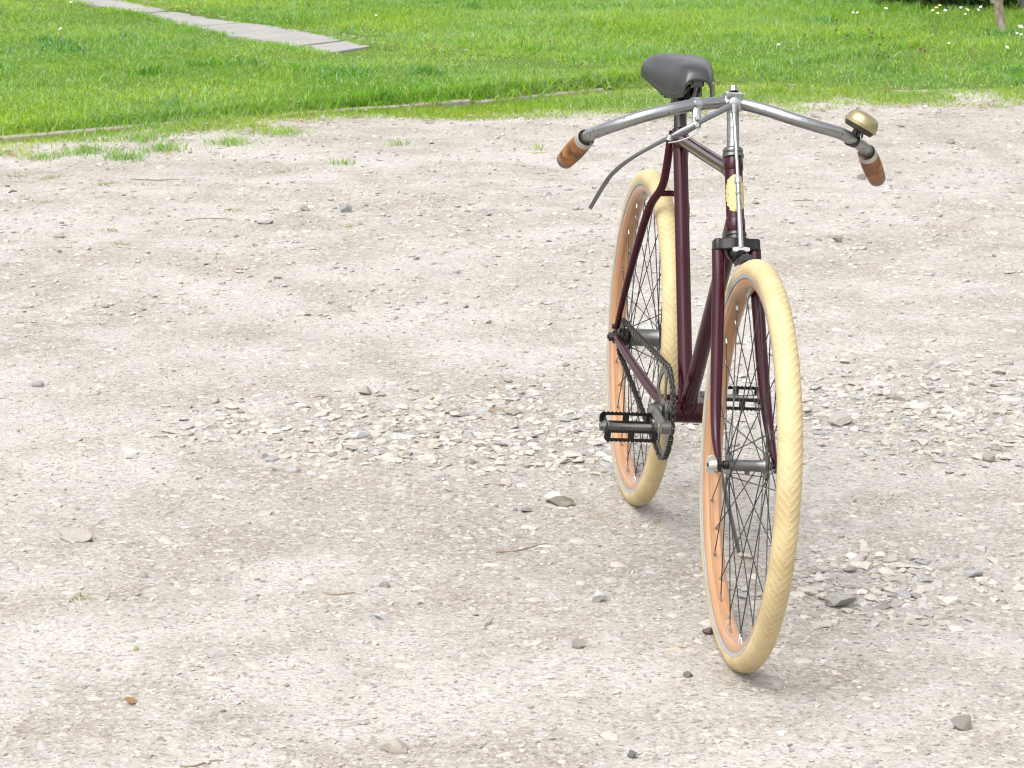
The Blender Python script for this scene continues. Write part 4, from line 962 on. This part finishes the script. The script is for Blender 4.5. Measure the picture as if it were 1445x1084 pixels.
for k in range(5):
    a = 2 * math.pi * k / 5 + .35; d = Vector((math.cos(a), 0, math.sin(a))); t = Vector((-math.sin(a), 0, math.cos(a)))
    mb.prism([(.014, -.010), (.045, -.005), (.076, -.013), (.076, .013), (.045, .005), (.014, .010)], .0028, rc, d, t, (0, 1, 0))
mb.lathe([(-.003, .008), (-.003, .026), (.003, .026), (.003, .008)], rc, (0, 1, 0), 24); mb.build('chainring', 'hub_grey', drv, angle=25)
PD = Vector((1, 0, .04)).normalized()                           # right crank points forward
cL = .165
def crank(sg, d, y0, y1):
    a = Vector((BBc.x, y0, BBc.z)); b = a + d * cL + Vector((0, y1 - y0, 0)); q = [a, a.lerp(b, .12), a.lerp(b, .5), a.lerp(b, .9), b]
    mb = MB(); mb.tube(q, [.013, .0115, .0100, .0095, .011], 14, flat=[.75, .7, .62, .68, .8], ref=(0, 1, 0)); mb.cyl(a + Vector((0, -.012, 0)), a + Vector((0, .012, 0)), .0150, 18); mb.cyl(b + Vector((0, -.009, 0)), b + Vector((0, .009, 0)), .0118, 16)
    mb.build('crank_arm', 'hub_grey', drv); mb = MB(); t = Vector((-d.z, 0, d.x)); mb.cyl(a + t * .017 + Vector((0, sg * .0, 0)) - d * .004, a - t * .017 - d * .004, .0042, 10); mb.build('cotter_pin', 'dark_steel', drv); return b
bR = crank(-1, PD, BBc.y - .060, BBc.y - .070); bL = crank(1, -PD, BBc.y + .058, BBc.y + .068)
MB().cyl(BBc + Vector((0, -.068, 0)), BBc + Vector((0, .066, 0)), .0078, 16).build('crank_axle', 'dark_steel', drv)
def pedal(b, sg, pitch, label):
    p = empty('pedal', bike, b + Vector((0, sg * .016, 0))); p['label'] = label
    c, s_ = math.cos(pitch), math.sin(pitch); U = Vector((c, 0, s_)); W_ = Vector((-s_, 0, c))
    mb = MB(); mb.lathe([(0, .0078), (.006, .0105), (.010, .0105), (.012, .0070), (.060, .0066), (.088, .0078), (.092, .011), (.1, .011), (.103, .0085), (.108, .0085)], (0, 0, 0), (0, sg, 0), 16); mb.build('spindle', 'hub_grey', p)
    for e in (-1, 1):                                           # two toothed cage plates with long slots
        O_ = U * (e * .034) + Vector((0, sg * .054, 0)); hw, hh = .046, .0112
        topz = [(-hw + 2 * hw * i / 24, hh + (.0022 if i % 2 else 0)) for i in range(25)]
        pol_o = topz[::-1] + [(-hw - .004, .006), (-hw - .004, -.006)] + [(x_, -z_) for x_, z_ in topz] + [(hw + .004, -.006), (hw + .004, .006)]
        # plate as strips round two slots
        mb = MB(); ey_ = Vector((0, 1, 0)); th_ = .0022
        rows = [(.0062, None), (-.0062, None)]
        mb.prism([(x_, z_) for x_, z_ in topz] + [(hw + .004, .0060), (-hw - .004, .0060)][::1], th_, O_, ey_, W_, U)
        mb.prism([(x_, -z_) for x_, z_ in topz] + [(hw + .004, -.0060), (-hw - .004, -.0060)], th_, O_, ey_, W_, U)
        for xa, xb in ((-hw - .004, -hw + .008), (-.006, .006), (hw - .008, hw + .004)): mb.prism([(xa, -.0062), (xb, -.0062), (xb, .0062), (xa, .0062)], th_ * .96, O_, ey_, W_, U)
        mb.build('cage_plate', 'black_steel', p, angle=20)
    for yo in (.010, .096):
        mb = MB(); O_ = Vector((0, sg * yo, 0)); mb.prism([(-.034, -.006), (-.012, -.010), (.012, -.010), (.034, -.006), (.034, .006), (.012, .010), (-.012, .010), (-.034, .006)], .003, O_, U, W_, (0, 1, 0)); mb.build('end_plate', 'black_steel', p, angle=20)
pedal(bR, -1, R_(-15), 'dark rat trap pedal on the chain side'); pedal(bL, 1, R_(-8), 'rat trap pedal seen through the front wheel')
# chain path round both sprockets
c1 = np.array([BBc.x, BBc.z]); c2 = np.array([0.0, RW]); dv = c2 - c1; D = np.hypot(*dv); base = math.atan2(dv[1], dv[0]); off = math.acos((PR - SPR) / D)
pts = []
for a in np.linspace(base + off, base - off + 2 * math.pi, 160): pts.append(c1 + PR * np.array([math.cos(a), math.sin(a)]))
for a in np.linspace(base - off, base + off, 60): pts.append(c2 + SPR * np.array([math.cos(a), math.sin(a)]))
pts.append(pts[0]); pts = np.array(pts); s_ = np.r_[0, np.cumsum(np.hypot(*np.diff(pts, axis=0).T))]
nl = int(round(s_[-1] / .0127)); nl -= nl % 2
ct = [np.array([np.interp(t, s_, pts[:, 0]), np.interp(t, s_, pts[:, 1])]) for t in np.arange(nl) * s_[-1] / nl]
cy = lambda x_: SPY + (RY - SPY) * min(max(x_ / BBc.x, 0), 1.0)
mb = MB()
for i in range(nl):
    a, b = ct[i], ct[(i + 1) % nl]; mid2 = (a + b) / 2; d = (b - a); L = np.hypot(*d); d = d / L; dx = Vector((d[0], 0, d[1])); dz = Vector((-d[1], 0, d[0])); yo = cy(mid2[0]); o_ = .0042 if i % 2 else .0028
    hl = L / 2 + .0036; pol = [(-hl, 0), (-hl + .0014, .0040), (-L / 2 + .002, .0040), (0, .0026), (L / 2 - .002, .0040), (hl - .0014, .0040), (hl, 0), (hl - .0014, -.0040), (L / 2 - .002, -.0040), (0, -.0026), (-L / 2 + .002, -.0040), (-hl + .0014, -.0040)]
    for sg in (-1, 1): mb.prism(pol, .0012, (mid2[0], yo + sg * o_, mid2[1]), dx, dz, (0, 1, 0))
    mb.cyl((a[0], cy(a[0]) - .0052, a[1]), (a[0], cy(a[0]) + .0052, a[1]), .0023, 6)
    mb.cyl((a[0], cy(a[0]) - .0022, a[1]), (a[0], cy(a[0]) + .0022, a[1]), .0039, 8)
o = mb.build('chain', 'chain_steel', bike, smooth=False)
mb = MB(); n = 18 * 4; V = []; F = []
for y_ in (-.0013, .0013):
    for i in range(n): a = 2 * math.pi * i / n; ro = SPR + (.004 if i % 4 == 1 else .0015 if i % 4 in (0, 2) else -.003); V.append((ro * math.cos(a), SPY + y_, RW + ro * math.sin(a)))
F = [tuple(range(n)), tuple(range(n, 2 * n))[::-1]] + [(i, n + i, n + (i + 1) % n, (i + 1) % n) for i in range(n)]
mb.add(V, F); mb.cyl((0, SPY - .006, RW), (0, SPY + .014, RW), .019, 20); mb.build('sprocket', 'dark_steel', bike, angle=25)

# ---- stand
stn = empty('kickstand', bike); stn['label'] = 'flat steel prop stand on the far side'
q = [(.418, .050, .300), (.421, .064, .270), (.427, .098, .165), (.432, .132, .048), (.433, .146, .003)]
MB().tube(q, [.010, .0105, .0100, .0100, .0085], 12, flat=.42, ref=(.2, 1, .3)).build('leg', 'lever_steel', stn)
mb = MB(); mb.box((.414, .040, .306), (.020, .014, .010), None, .003); mb.cyl((.416, .040, .300), (.420, .062, .297), .007, 12); mb.build('stand_bracket', 'dark_steel', stn, angle=25)
